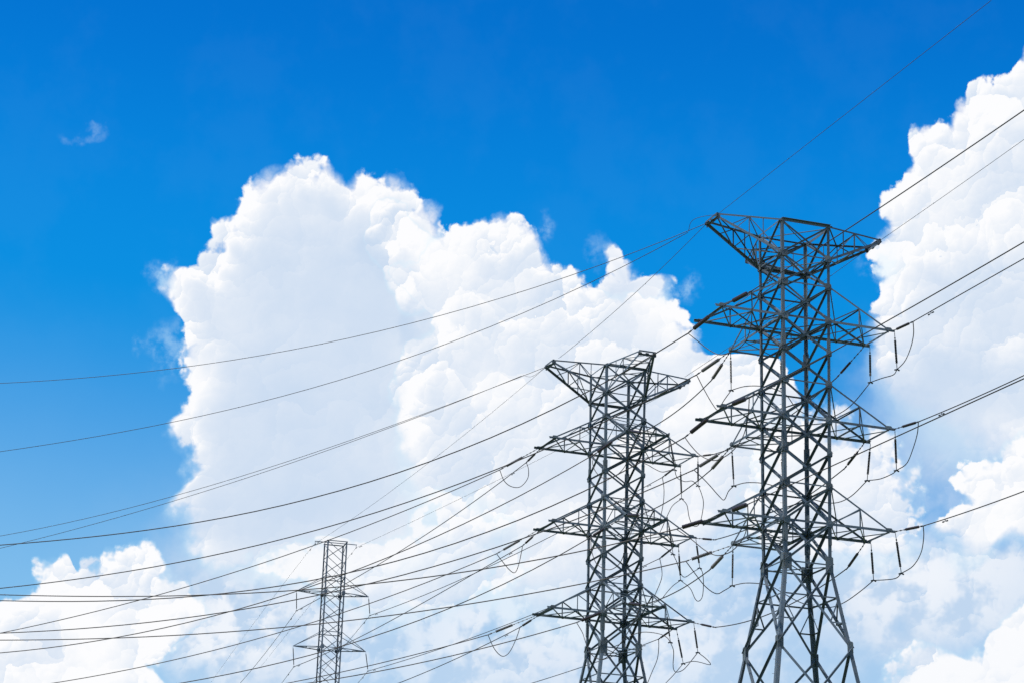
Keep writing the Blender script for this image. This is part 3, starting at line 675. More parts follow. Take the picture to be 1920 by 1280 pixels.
WIRES = [
["dark conductor from the nearest pylon's upper left arm to the left edge",'power conductors',0.035,[[10.458,123.885,43.363],[8.527,125.135,42.386],[6.596,126.385,41.489],[4.664,127.636,40.67],[2.733,128.886,39.925],[0.802,130.136,39.251],[-1.129,131.387,38.645],[-3.061,132.637,38.104],[-4.992,133.887,37.624],[-6.923,135.138,37.203],[-8.854,136.388,36.838],[-10.786,137.638,36.526],[-12.717,138.889,36.262],[-14.648,140.139,36.045],[-16.58,141.389,35.871],[-18.511,142.64,35.737],[-20.442,143.89,35.641],[-22.373,145.14,35.577],[-24.305,146.39,35.545],[-26.236,147.641,35.54],[-28.167,148.891,35.56],[-30.098,150.141,35.602],[-32.03,151.392,35.661],[-33.961,152.642,35.736],[-35.892,153.892,35.823],[-37.824,155.143,35.929],[-39.755,156.393,36.069],[-41.686,157.643,36.242]],[]],
["dark conductor from the nearest pylon's middle left arm to the left edge",'power conductors',0.035,[[10.288,123.544,36.861],[8.38,124.812,35.946],[6.473,126.081,35.115],[4.565,127.349,34.366],[2.657,128.617,33.696],[0.75,129.886,33.1],[-1.158,131.154,32.576],[-3.065,132.422,32.12],[-4.973,133.691,31.73],[-6.88,134.959,31.403],[-8.788,136.227,31.134],[-10.696,137.496,30.922],[-12.603,138.764,30.762],[-14.511,140.032,30.653],[-16.418,141.301,30.589],[-18.326,142.569,30.569],[-20.233,143.837,30.589],[-22.141,145.105,30.647],[-24.049,146.374,30.738],[-25.956,147.642,30.859],[-27.864,148.91,31.009],[-29.771,150.179,31.182],[-31.679,151.447,31.377],[-33.586,152.715,31.59],[-35.494,153.984,31.818],[-37.402,155.252,32.068],[-39.309,156.52,32.354],[-41.217,157.789,32.678]],[]],
["dark conductor from the nearest pylon's lower left arm to the left edge",'power conductors',0.035,[[9.804,123.133,31.249],[7.915,124.418,30.982],[6.026,125.703,30.751],[4.136,126.988,30.555],[2.247,128.273,30.393],[0.358,129.558,30.262],[-1.531,130.843,30.163],[-3.421,132.128,30.094],[-5.31,133.413,30.053],[-7.199,134.698,30.039],[-9.088,135.983,30.051],[-10.978,137.268,30.088],[-12.867,138.553,30.148],[-14.756,139.838,30.231],[-16.645,141.123,30.334],[-18.535,142.408,30.457],[-20.424,143.693,30.598],[-22.313,144.978,30.756],[-24.203,146.262,30.93],[-26.092,147.547,31.119],[-27.981,148.832,31.321],[-29.87,150.117,31.535],[-31.76,151.402,31.759],[-33.649,152.687,31.993],[-35.538,153.972,32.236],[-37.427,155.257,32.489],[-39.317,156.542,32.759],[-41.206,157.827,33.047]],[]],
["conductor from the nearest pylon's upper rear arm,passing behind the middle pylon",'power conductors',0.035,[[11.614,131.021,43.077],[9.582,132.261,42.191],[7.55,133.502,41.363],[5.519,134.742,40.59],[3.487,135.982,39.87],[1.455,137.222,39.202],[-0.577,138.462,38.585],[-2.609,139.702,38.016],[-4.641,140.942,37.494],[-6.673,142.183,37.016],[-8.705,143.423,36.582],[-10.737,144.663,36.19],[-12.769,145.903,35.838],[-14.801,147.143,35.523],[-16.833,148.383,35.245],[-18.865,149.624,35.002],[-20.897,150.864,34.792],[-22.929,152.104,34.614],[-24.961,153.344,34.465],[-26.993,154.584,34.344],[-29.025,155.824,34.249],[-31.056,157.064,34.178],[-33.088,158.305,34.131],[-35.12,159.545,34.104],[-37.152,160.785,34.097],[-39.184,162.025,34.113],[-41.216,163.265,34.16],[-43.248,164.505,34.239]],[]],
["conductor from the nearest pylon's middle rear arm,passing behind the middle pylon",'power conductors',0.035,[[11.446,130.569,36.807],[9.435,131.831,36.089],[7.424,133.093,35.422],[5.413,134.355,34.804],[3.402,135.617,34.234],[1.391,136.879,33.711],[-0.62,138.142,33.233],[-2.631,139.404,32.8],[-4.642,140.666,32.408],[-6.653,141.928,32.058],[-8.665,143.19,31.747],[-10.676,144.452,31.474],[-12.687,145.714,31.238],[-14.698,146.976,31.037],[-16.709,148.239,30.871],[-18.72,149.501,30.736],[-20.731,150.763,30.633],[-22.742,152.025,30.559],[-24.753,153.287,30.514],[-26.764,154.549,30.495],[-28.775,155.811,30.502],[-30.787,157.074,30.533],[-32.798,158.336,30.586],[-34.809,159.598,30.66],[-36.82,160.86,30.754],[-38.831,162.122,30.871],[-40.842,163.384,31.018],[-42.853,164.646,31.194]],[]],
["conductor from the nearest pylon's lower rear arm,passing behind the middle pylon",'power conductors',0.035,[[10.887,129.267,30.777],[8.901,130.584,30.507],[6.915,131.9,30.263],[4.93,133.217,30.046],[2.944,134.534,29.853],[0.958,135.85,29.684],[-1.028,137.167,29.54],[-3.013,138.483,29.418],[-4.999,139.8,29.319],[-6.985,141.117,29.241],[-8.971,142.433,29.184],[-10.956,143.75,29.148],[-12.942,145.066,29.131],[-14.928,146.383,29.134],[-16.914,147.7,29.155],[-18.899,149.016,29.194],[-20.885,150.333,29.25],[-22.871,151.65,29.322],[-24.857,152.966,29.41],[-26.842,154.283,29.514],[-28.828,155.599,29.632],[-30.814,156.916,29.763],[-32.8,158.233,29.908],[-34.785,159.549,30.066],[-36.771,160.866,30.235],[-38.757,162.183,30.417],[-40.742,163.499,30.617],[-42.728,164.816,30.832]],[]],
["short slack conductor from the nearest pylon's upper rear arm to the middle pylon's front",'power conductors',0.035,[[12.604,131.574,42.934],[12.478,132.126,42.906],[12.351,132.677,42.882],[12.225,133.228,42.863],[12.099,133.779,42.849],[11.973,134.33,42.839],[11.847,134.881,42.834],[11.72,135.432,42.833],[11.594,135.983,42.837],[11.468,136.534,42.845],[11.342,137.085,42.857],[11.216,137.636,42.873],[11.089,138.187,42.893],[10.963,138.738,42.917],[10.837,139.289,42.944],[10.711,139.84,42.976],[10.585,140.391,43.011],[10.458,140.943,43.049],[10.332,141.494,43.091],[10.206,142.045,43.135],[10.08,142.596,43.184],[9.954,143.147,43.235],[9.828,143.698,43.289],[9.701,144.249,43.346],[9.575,144.8,43.406],[9.449,145.351,43.468],[9.323,145.902,43.533],[9.197,146.453,43.601]],[]],
["short slack conductor from the nearest pylon's middle rear arm to the middle pylon's front",'power conductors',0.035,[[12.59,131.549,37.109],[12.461,132.101,37.089],[12.331,132.654,37.072],[12.202,133.206,37.058],[12.072,133.759,37.048],[11.943,134.311,37.042],[11.813,134.864,37.038],[11.684,135.416,37.039],[11.555,135.969,37.042],[11.425,136.521,37.049],[11.296,137.074,37.059],[11.166,137.626,37.073],[11.037,138.179,37.09],[10.907,138.731,37.11],[10.778,139.284,37.134],[10.648,139.836,37.161],[10.519,140.389,37.192],[10.39,140.941,37.226],[10.26,141.494,37.263],[10.131,142.046,37.304],[10.001,142.599,37.348],[9.872,143.151,37.396],[9.742,143.704,37.447],[9.613,144.256,37.501],[9.483,144.809,37.559],[9.354,145.361,37.62],[9.224,145.914,37.684],[9.095,146.466,37.752]],[]],
["short slack conductor from the nearest pylon's lower rear arm to the middle pylon's front",'power conductors',0.035,[[12.529,131.335,30.763],[12.412,131.904,30.749],[12.295,132.473,30.739],[12.179,133.042,30.731],[12.062,133.61,30.728],[11.945,134.179,30.727],[11.829,134.748,30.73],[11.712,135.317,30.737],[11.595,135.886,30.746],[11.478,136.455,30.76],[11.362,137.024,30.776],[11.245,137.592,30.797],[11.128,138.161,30.82],[11.012,138.73,30.847],[10.895,139.299,30.878],[10.778,139.868,30.912],[10.662,140.437,30.949],[10.545,141.006,30.99],[10.428,141.575,31.034],[10.311,142.143,31.081],[10.195,142.712,31.132],[10.078,143.281,31.187],[9.961,143.85,31.245],[9.845,144.419,31.306],[9.728,144.988,31.371],[9.611,145.557,31.439],[9.494,146.125,31.51],[9.378,146.694,31.585]],[]],
['conductor from the upper front arm of the middle pylon sloping down to the left','power conductors',0.035,[[6.167,150.291,43.053],[4.329,150.963,42.042],[2.492,151.635,41.077],[0.654,152.307,40.157],[-1.184,152.979,39.282],[-3.022,153.651,38.451],[-4.86,154.322,37.664],[-6.698,154.994,36.92],[-8.536,155.666,36.218],[-10.374,156.338,35.558],[-12.212,157.01,34.94],[-14.05,157.682,34.361],[-15.888,158.353,33.823],[-17.726,159.025,33.324],[-19.563,159.697,32.864],[-21.401,160.369,32.442],[-23.239,161.041,32.057],[-25.077,161.713,31.71],[-26.915,162.384,31.399],[-28.753,163.056,31.123],[-30.591,163.728,30.883],[-32.429,164.4,30.677],[-34.267,165.072,30.505],[-36.105,165.743,30.366],[-37.943,166.415,30.26],[-39.78,167.087,30.188],[-41.618,167.759,30.152],[-43.456,168.431,30.154]],[]],
['conductor from the middle front arm of the middle pylon sloping down to the left','power conductors',0.035,[[5.985,150.14,36.971],[3.995,151.028,35.895],[2.005,151.917,34.905],[0.015,152.805,33.997],[-1.975,153.694,33.167],[-3.965,154.582,32.409],[-5.955,155.471,31.72],[-7.945,156.359,31.096],[-9.935,157.248,30.532],[-11.925,158.136,30.024],[-13.915,159.025,29.568],[-15.905,159.913,29.16],[-17.895,160.802,28.794],[-19.885,161.69,28.468],[-21.875,162.579,28.177],[-23.865,163.467,27.916],[-25.855,164.356,27.693],[-27.845,165.244,27.517],[-29.835,166.133,27.389],[-31.825,167.021,27.308],[-33.815,167.91,27.275],[-35.805,168.798,27.289],[-37.795,169.687,27.351],[-39.785,170.575,27.461],[-41.775,171.463,27.618],[-43.765,172.352,27.823],[-45.755,173.24,28.075],[-47.745,174.129,28.374]],[]],
['conductor from the lower front arm of the middle pylon sloping down to the left','power conductors',0.035,[[5.139,150.802,31.032],[3.71,151.512,30.683],[2.281,152.221,30.351],[0.852,152.93,30.036],[-0.577,153.639,29.737],[-2.007,154.348,29.456],[-3.436,155.058,29.19],[-4.865,155.767,28.942],[-6.294,156.476,28.71],[-7.723,157.185,28.495],[-9.152,157.894,28.297],[-10.582,158.604,28.115],[-12.011,159.313,27.95],[-13.44,160.022,27.801],[-14.869,160.731,27.67],[-16.298,161.44,27.555],[-17.727,162.15,27.456],[-19.157,162.859,27.375],[-20.586,163.568,27.31],[-22.015,164.277,27.261],[-23.444,164.986,27.23],[-24.873,165.696,27.215],[-26.302,166.405,27.217],[-27.732,167.114,27.235],[-29.161,167.823,27.27],[-30.59,168.532,27.322],[-32.019,169.242,27.391],[-33.448,169.951,27.476]],[]],
["conductor from the middle pylon's upper left arm,passing close by the small pylon",'power conductors',0.0315,[[-0.579,155.509,43.034],[-2.196,156.189,42.395],[-3.812,156.87,41.777],[-5.428,157.55,41.179],[-7.045,158.23,40.602],[-8.661,158.911,40.044],[-10.278,159.591,39.506],[-11.894,160.271,38.987],[-13.51,160.952,38.486],[-15.127,161.632,38.004],[-16.743,162.312,37.54],[-18.36,162.993,37.094],[-19.976,163.673,36.666],[-21.592,164.353,36.255],[-23.209,165.034,35.86],[-24.825,165.714,35.482],[-26.442,166.394,35.12],[-28.058,167.075,34.774],[-29.674,167.755,34.444],[-31.291,168.435,34.128],[-32.907,169.116,33.828],[-34.524,169.796,33.542],[-36.14,170.476,33.27],[-37.757,171.157,33.013],[-39.373,171.837,32.768],[-40.989,172.517,32.538],[-42.606,173.198,32.324],[-44.222,173.878,32.126]],[]],
["conductor from the middle pylon's middle left arm,passing close by the small pylon",'power conductors',0.0315,[[-0.595,154.789,36.613],[-2.211,155.394,35.978],[-3.827,155.999,35.369],[-5.444,156.603,34.785],[-7.06,157.208,34.227],[-8.676,157.813,33.694],[-10.292,158.418,33.185],[-11.909,159.022,32.7],[-13.525,159.627,32.238],[-15.141,160.232,31.8],[-16.757,160.836,31.384],[-18.373,161.441,30.99],[-19.99,162.046,30.617],[-21.606,162.651,30.266],[-23.222,163.255,29.936],[-24.838,163.86,29.626],[-26.454,164.465,29.336],[-28.071,165.069,29.065],[-29.687,165.674,28.813],[-31.303,166.279,28.579],[-32.919,166.883,28.364],[-34.535,167.488,28.166],[-36.152,168.093,27.987],[-37.768,168.698,27.829],[-39.384,169.302,27.691],[-41.0,169.907,27.574],[-42.617,170.512,27.477],[-44.233,171.116,27.4]],[]],
['lowest conductor from the lower left arm of the middle pylon','power conductors',0.0315,[[-0.998,154.673,30.691],[-2.121,155.499,30.483],[-3.245,156.324,30.284],[-4.368,157.149,30.092],[-5.492,157.974,29.909],[-6.615,158.8,29.733],[-7.738,159.625,29.566],[-8.862,160.45,29.407],[-9.985,161.275,29.255],[-11.108,162.1,29.112],[-12.232,162.926,28.977],[-13.355,163.751,28.85],[-14.479,164.576,28.731],[-15.602,165.401,28.62],[-16.725,166.227,28.517],[-17.849,167.052,28.422],[-18.972,167.877,28.335],[-20.095,168.702,28.256],[-21.219,169.528,28.186],[-22.342,170.353,28.123],[-23.466,171.178,28.068],[-24.589,172.003,28.022],[-25.712,172.829,27.983],[-26.836,173.654,27.953],[-27.959,174.479,27.93],[-29.082,175.304,27.916],[-30.206,176.13,27.91],[-31.329,176.955,27.911]],[]],
["thin conductor from the middle pylon's upper left arm to the small pylon",'power conductors',0.0297,[[1.363,156.519,43.94],[0.605,158.174,43.727],[-0.153,159.83,43.524],[-0.912,161.485,43.331],[-1.67,163.14,43.149],[-2.428,164.796,42.977],[-3.187,166.451,42.815],[-3.945,168.107,42.662],[-4.703,169.762,42.518],[-5.461,171.417,42.383],[-6.22,173.073,42.256],[-6.978,174.728,42.138],[-7.736,176.384,42.027],[-8.494,178.039,41.923],[-9.253,179.694,41.827],[-10.011,181.35,41.737],[-10.769,183.005,41.654],[-11.528,184.66,41.577],[-12.286,186.316,41.506],[-13.044,187.971,41.441],[-13.802,189.627,41.381],[-14.561,191.282,41.325],[-15.319,192.937,41.275],[-16.077,194.593,41.228],[-16.836,196.248,41.186],[-17.594,197.904,41.147],[-18.352,199.559,41.111],[-19.11,201.214,41.079]],[[[0.415,158.588,43.676],[-0.414,0.904,-0.111]],[[-18.542,199.973,41.103],[-0.416,0.909,-0.018]]]],
["thin conductor from the middle pylon's middle left arm to the small pylon",'power conductors',0.0297,[[1.279,156.392,37.636],[0.527,158.053,37.534],[-0.225,159.714,37.432],[-0.977,161.375,37.328],[-1.729,163.035,37.224],[-2.481,164.696,37.12],[-3.233,166.357,37.016],[-3.986,168.017,36.913],[-4.738,169.678,36.812],[-5.49,171.339,36.714],[-6.242,172.999,36.617],[-6.994,174.66,36.524],[-7.746,176.321,36.435],[-8.499,177.981,36.349],[-9.251,179.642,36.268],[-10.003,181.303,36.193],[-10.755,182.964,36.123],[-11.507,184.624,36.059],[-12.259,186.285,36.002],[-13.012,187.946,35.951],[-13.764,189.606,35.909],[-14.516,191.267,35.875],[-15.268,192.928,35.85],[-16.02,194.588,35.833],[-16.772,196.249,35.827],[-17.524,197.91,35.831],[-18.277,199.57,35.845],[-19.029,201.231,35.871]],[[[0.433,158.261,37.522],[-0.412,0.909,-0.056]],[[-18.465,199.986,35.852],[-0.413,0.911,0.014]]]],
["thin conductor falling from the middle pylon's lower left arm out of the bottom edge",'power conductors',0.0297,[[1.272,156.384,31.633],[0.515,158.023,31.51],[-0.242,159.662,31.396],[-0.999,161.302,31.29],[-1.756,162.941,31.193],[-2.514,164.581,31.103],[-3.271,166.22,31.022],[-4.028,167.86,30.95],[-4.785,169.499,30.885],[-5.542,171.139,30.829],[-6.299,172.778,30.782],[-7.056,174.417,30.742],[-7.813,176.057,30.711],[-8.57,177.696,30.688],[-9.327,179.336,30.673],[-10.085,180.975,30.667],[-10.842,182.615,30.669],[-11.599,184.254,30.679],[-12.356,185.894,30.698],[-13.113,187.533,30.725],[-13.87,189.172,30.76],[-14.627,190.812,30.803],[-15.384,192.451,30.855],[-16.141,194.091,30.915],[-16.898,195.73,30.983],[-17.656,197.37,31.06],[-18.413,199.009,31.145],[-19.17,200.648,31.238]],[[[0.326,158.433,31.482],[-0.418,0.906,-0.063]]]],
["thin conductor from the middle pylon's upper right arm to the small pylon",'power conductors',0.028,[[11.703,160.577,44.233],[10.81,162.143,44.041],[9.917,163.71,43.853],[9.024,165.277,43.67],[8.132,166.844,43.491],[7.239,168.411,43.317],[6.346,169.978,43.147],[5.454,171.544,42.983],[4.561,173.111,42.825],[3.668,174.678,42.672],[2.775,176.245,42.525],[1.883,177.812,42.385],[0.99,179.379,42.251],[0.097,180.946,42.123],[-0.796,182.512,42.003],[-1.688,184.079,41.89],[-2.581,185.646,41.784],[-3.474,187.213,41.686],[-4.367,188.78,41.596],[-5.259,190.347,41.515],[-6.152,191.914,41.441],[-7.045,193.48,41.377],[-7.937,195.047,41.321],[-8.83,196.614,41.275],[-9.723,198.181,41.239],[-10.616,199.748,41.211],[-11.508,201.315,41.194],[-12.401,202.881,41.188]],[[[10.81,162.143,44.041],[-0.492,0.864,-0.106]],[[-11.732,201.706,41.193],[-0.495,0.869,-0.004]]]],
["thin conductor from the middle pylon's middle right arm to the small pylon",'power conductors',0.028,[[11.564,160.477,37.956],[10.68,162.048,37.797],[9.796,163.619,37.644],[8.912,165.19,37.497],[8.028,166.761,37.357],[7.144,168.332,37.224],[6.26,169.903,37.098],[5.376,171.474,36.978],[4.492,173.045,36.866],[3.609,174.616,36.759],[2.725,176.187,36.66],[1.841,177.758,36.567],[0.957,179.329,36.481],[0.073,180.9,36.401],[-0.811,182.471,36.329],[-1.695,184.042,36.262],[-2.579,185.613,36.203],[-3.463,187.184,36.15],[-4.347,188.755,36.104],[-5.231,190.326,36.065],[-6.114,191.897,36.033],[-6.998,193.468,36.007],[-7.882,195.039,35.987],[-8.766,196.61,35.975],[-9.65,198.181,35.969],[-10.534,199.752,35.97],[-11.418,201.323,35.977],[-12.302,202.894,35.992]],[[[10.569,162.245,37.777],[-0.489,0.868,-0.085]],[[-11.639,201.716,35.981],[-0.49,0.871,0.008]]]],
["thin conductor falling from the middle pylon's lower right arm out of the bottom edge",'power conductors',0.028,[[11.551,160.451,31.891],[10.657,162.003,31.758],[9.763,163.555,31.633],[8.87,165.106,31.516],[7.976,166.658,31.408],[7.083,168.21,31.308],[6.189,169.762,31.217],[5.295,171.314,31.134],[4.402,172.866,31.059],[3.508,174.418,30.993],[2.615,175.97,30.935],[1.721,177.522,30.886],[0.827,179.073,30.845],[-0.066,180.625,30.812],[-0.96,182.177,30.788],[-1.853,183.729,30.773],[-2.747,185.281,30.765],[-3.641,186.833,30.766],[-4.534,188.385,30.776],[-5.428,189.937,30.793],[-6.321,191.489,30.82],[-7.215,193.04,30.854],[-8.109,194.592,30.897],[-9.002,196.144,30.949],[-9.896,197.696,31.008],[-10.79,199.248,31.077],[-11.683,200.8,31.153],[-12.577,202.352,31.238]],[[[10.545,162.197,31.742],[-0.498,0.864,-0.07]]]],
['slack conductor between the upper right arms of the two large pylons','power conductors',0.035,[[20.072,128.905,42.542],[19.875,129.788,42.494],[19.679,130.671,42.453],[19.483,131.554,42.42],[19.286,132.438,42.395],[19.09,133.321,42.378],[18.893,134.204,42.369],[18.697,135.087,42.368],[18.501,135.971,42.374],[18.304,136.854,42.389],[18.108,137.737,42.411],[17.911,138.621,42.441],[17.715,139.504,42.479],[17.519,140.387,42.525],[17.322,141.27,42.578],[17.126,142.154,42.64],[16.929,143.037,42.709],[16.733,143.92,42.786],[16.537,144.803,42.871],[16.34,145.687,42.964],[16.144,146.57,43.065],[15.947,147.453,43.174],[15.751,148.336,43.29],[15.555,149.22,43.415],[15.358,150.103,43.547],[15.162,150.986,43.687],[14.965,151.869,43.835],[14.769,152.753,43.991]],[]],
['slack conductor between the middle right arms of the two large pylons','power conductors',0.035,[[20.571,129.496,36.943],[20.361,130.363,36.882],[20.152,131.23,36.828],[19.943,132.097,36.781],[19.734,132.964,36.741],[19.524,133.831,36.708],[19.315,134.699,36.682],[19.106,135.566,36.662],[18.897,136.433,36.65],[18.687,137.3,36.645],[18.478,138.167,36.646],[18.269,139.034,36.655],[18.06,139.902,36.671],[17.85,140.769,36.693],[17.641,141.636,36.722],[17.432,142.503,36.759],[17.222,143.37,36.802],[17.013,144.237,36.852],[16.804,145.105,36.909],[16.595,145.972,36.973],[16.385,146.839,37.044],[16.176,147.706,37.122],[15.967,148.573,37.207],[15.758,149.44,37.299],[15.548,150.308,37.397],[15.339,151.175,37.503],[15.13,152.042,37.616],[14.921,152.909,37.735]],[]],
['slack conductor between the lower right arms of the two large pylons','power conductors',0.035,[[20.632,129.467,30.733],[20.422,130.34,30.655],[20.211,131.212,30.584],[20.001,132.085,30.521],[19.791,132.957,30.467],[19.58,133.829,30.421],[19.37,134.702,30.383],[19.159,135.574,30.353],[18.949,136.447,30.331],[18.739,137.319,30.317],[18.528,138.192,30.312],[18.318,139.064,30.314],[18.108,139.936,30.325],[17.897,140.809,30.343],[17.687,141.681,30.37],[17.477,142.554,30.405],[17.266,143.426,30.448],[17.056,144.299,30.499],[16.846,145.171,30.559],[16.635,146.043,30.626],[16.425,146.916,30.702],[16.215,147.788,30.785],[16.004,148.661,30.877],[15.794,149.533,30.977],[15.584,150.406,31.085],[15.373,151.278,31.201],[15.163,152.151,31.325],[14.953,153.023,31.457]],[]],
['conductor from the upper left arm of the nearest pylon rising to the right edge','power conductors',0.0297,[[13.657,118.768,44.323],[14.201,117.121,44.248],[14.745,115.474,44.175],[15.289,113.828,44.107],[15.834,112.181,44.041],[16.378,110.534,43.978],[16.922,108.887,43.919],[17.466,107.24,43.862],[18.01,105.593,43.809],[18.555,103.946,43.759],[19.099,102.299,43.712],[19.643,100.652,43.668],[20.187,99.005,43.627],[20.731,97.359,43.589],[21.275,95.712,43.555],[21.82,94.065,43.523],[22.364,92.418,43.495],[22.908,90.771,43.47],[23.452,89.124,43.448],[23.996,87.477,43.429],[24.541,85.83,43.413],[25.085,84.183,43.401],[25.629,82.536,43.391],[26.173,80.89,43.385],[26.717,79.243,43.382],[27.262,77.596,43.381],[27.806,75.949,43.384],[28.35,74.302,43.391]],[[[14.405,116.504,44.221],[0.313,-0.949,-0.042]]]],
['conductor from the middle left arm of the nearest pylon rising to the right edge','power conductors',0.0297,[[13.512,118.662,37.943],[14.07,117.105,37.902],[14.628,115.549,37.864],[15.186,113.992,37.828],[15.744,112.436,37.795],[16.303,110.879,37.765],[16.861,109.323,37.738],[17.419,107.767,37.714],[17.977,106.21,37.693],[18.535,104.654,37.675],[19.094,103.097,37.659],[19.652,101.541,37.646],[20.21,99.985,37.637],[20.768,98.428,37.63],[21.326,96.872,37.626],[21.884,95.315,37.624],[22.443,93.759,37.626],[23.001,92.202,37.631],[23.559,90.646,37.638],[24.117,89.09,37.649],[24.675,87.533,37.662],[25.234,85.977,37.678],[25.792,84.42,37.697],[26.35,82.864,37.719],[26.908,81.308,37.743],[27.466,79.751,37.771],[28.024,78.195,37.801],[28.583,76.638,37.835]],[[[14.488,115.938,37.873],[0.337,-0.941,-0.023]]]],
['conductor from the lower left arm of the nearest pylon rising to the right edge','power conductors',0.0297,[[13.408,118.625,31.715],[13.978,117.155,31.711],[14.547,115.685,31.707],[15.116,114.215,31.703],[15.686,112.745,31.699],[16.255,111.275,31.695],[16.825,109.805,31.691],[17.394,108.335,31.687],[17.963,106.865,31.683],[18.533,105.395,31.679],[19.102,103.925,31.675],[19.671,102.455,31.671],[20.241,100.984,31.667],[20.81,99.514,31.663],[21.38,98.044,31.659],[21.949,96.574,31.655],[22.518,95.104,31.651],[23.088,93.634,31.647],[23.657,92.164,31.643],[24.226,90.694,31.639],[24.796,89.224,31.634],[25.365,87.754,31.63],[25.934,86.284,31.626],[26.504,84.814,31.622],[27.073,83.344,31.618],[27.643,81.874,31.614],[28.212,80.404,31.61],[28.781,78.934,31.606]],[]],
['conductor from the upper right arm of the nearest pylon rising to the right edge','power conductors',0.0297,[[23.498,121.809,43.863],[23.806,120.853,43.84],[24.114,119.896,43.817],[24.422,118.94,43.794],[24.73,117.983,43.771],[25.038,117.027,43.747],[25.346,116.07,43.724],[25.654,115.114,43.7],[25.962,114.157,43.676],[26.27,113.201,43.652],[26.578,112.244,43.628],[26.886,111.288,43.603],[27.194,110.331,43.579],[27.502,109.375,43.554],[27.81,108.418,43.53],[28.118,107.462,43.505],[28.426,106.505,43.48],[28.734,105.549,43.455],[29.042,104.592,43.43],[29.35,103.636,43.404],[29.658,102.679,43.379],[29.966,101.723,43.353],[30.274,100.766,43.328],[30.582,99.81,43.302],[30.89,98.853,43.276],[31.198,97.897,43.25],[31.506,96.94,43.224],[31.814,95.984,43.197]],[[[24.153,119.776,43.814],[0.306,-0.952,-0.023]]]],
['conductor from the middle right arm of the nearest pylon rising to the right edge','power conductors',0.0297,[[23.675,121.912,37.802],[23.948,120.952,37.725],[24.221,119.992,37.65],[24.494,119.032,37.579],[24.767,118.072,37.51],[25.04,117.113,37.444],[25.313,116.153,37.381],[25.586,115.193,37.32],[25.859,114.233,37.263],[26.132,113.274,37.208],[26.405,112.314,37.156],[26.679,111.354,37.107],[26.952,110.394,37.061],[27.225,109.434,37.018],[27.498,108.475,36.978],[27.771,107.515,36.94],[28.044,106.555,36.905],[28.317,105.595,36.873],[28.59,104.635,36.844],[28.863,103.676,36.818],[29.136,102.716,36.794],[29.409,101.756,36.774],[29.683,100.796,36.756],[29.956,99.837,36.741],[30.229,98.877,36.729],[30.502,97.917,36.719],[30.775,96.957,36.713],[31.048,95.997,36.709]],[[[24.46,119.152,37.588],[0.273,-0.959,-0.072]]]],
['conductor from the lower right arm of the nearest pylon rising to the right edge','power conductors',0.0297,[[23.814,122.035,31.663],[24.055,121.07,31.574],[24.297,120.105,31.488],[24.539,119.14,31.404],[24.781,118.175,31.324],[25.023,117.21,31.247],[25.265,116.245,31.172],[25.507,115.28,31.101],[25.749,114.315,31.032],[25.991,113.35,30.966],[26.233,112.385,30.903],[26.475,111.42,30.843],[26.717,110.455,30.786],[26.959,109.49,30.732],[27.201,108.525,30.68],[27.443,107.56,30.632],[27.685,106.595,30.586],[27.927,105.63,30.543],[28.169,104.665,30.504],[28.411,103.7,30.467],[28.653,102.735,30.432],[28.895,101.77,30.401],[29.137,100.804,30.373],[29.379,99.839,30.348],[29.621,98.874,30.325],[29.863,97.909,30.305],[30.105,96.944,30.289],[30.347,95.979,30.275]],[[[24.509,119.261,31.415],[0.242,-0.967,-0.083]]]],
['thin earth wire crossing the blue sky above the nearest pylon to the top right','earth wires',0.0132,[[11.945,121.641,50.098],[12.592,119.616,50.036],[13.24,117.591,49.974],[13.887,115.566,49.911],[14.535,113.541,49.848],[15.182,111.516,49.785],[15.83,109.491,49.722],[16.477,107.466,49.658],[17.125,105.441,49.593],[17.772,103.416,49.529],[18.42,101.391,49.464],[19.067,99.366,49.399],[19.715,97.341,49.333],[20.362,95.316,49.267],[21.01,93.291,49.201],[21.657,91.266,49.134],[22.305,89.241,49.068],[22.952,87.215,49.0],[23.6,85.19,48.933],[24.247,83.165,48.865],[24.895,81.14,48.797],[25.542,79.115,48.728],[26.19,77.09,48.659],[26.837,75.065,48.59],[27.485,73.04,48.52],[28.132,71.015,48.451],[28.78,68.99,48.38],[29.427,66.965,48.31]],[]],
["thin pale earth wire from the nearest pylon's right peak to the right edge",'earth wires',0.0132,[[22.188,125.043,50.098],[22.5,123.859,50.036],[22.811,122.675,49.975],[23.123,121.492,49.916],[23.435,120.308,49.857],[23.747,119.124,49.799],[24.059,117.941,49.742],[24.371,116.757,49.686],[24.682,115.573,49.631],[24.994,114.39,49.577],[25.306,113.206,49.524],[25.618,112.022,49.472],[25.93,110.839,49.421],[26.241,109.655,49.371],[26.553,108.471,49.322],[26.865,107.288,49.274],[27.177,106.104,49.227],[27.489,104.92,49.18],[27.801,103.737,49.135],[28.112,102.553,49.091],[28.424,101.369,49.048],[28.736,100.185,49.006],[29.048,99.002,48.965],[29.36,97.818,48.924],[29.672,96.634,48.885],[29.983,95.451,48.847],[30.295,94.267,48.81],[30.607,93.083,48.773]],[]],
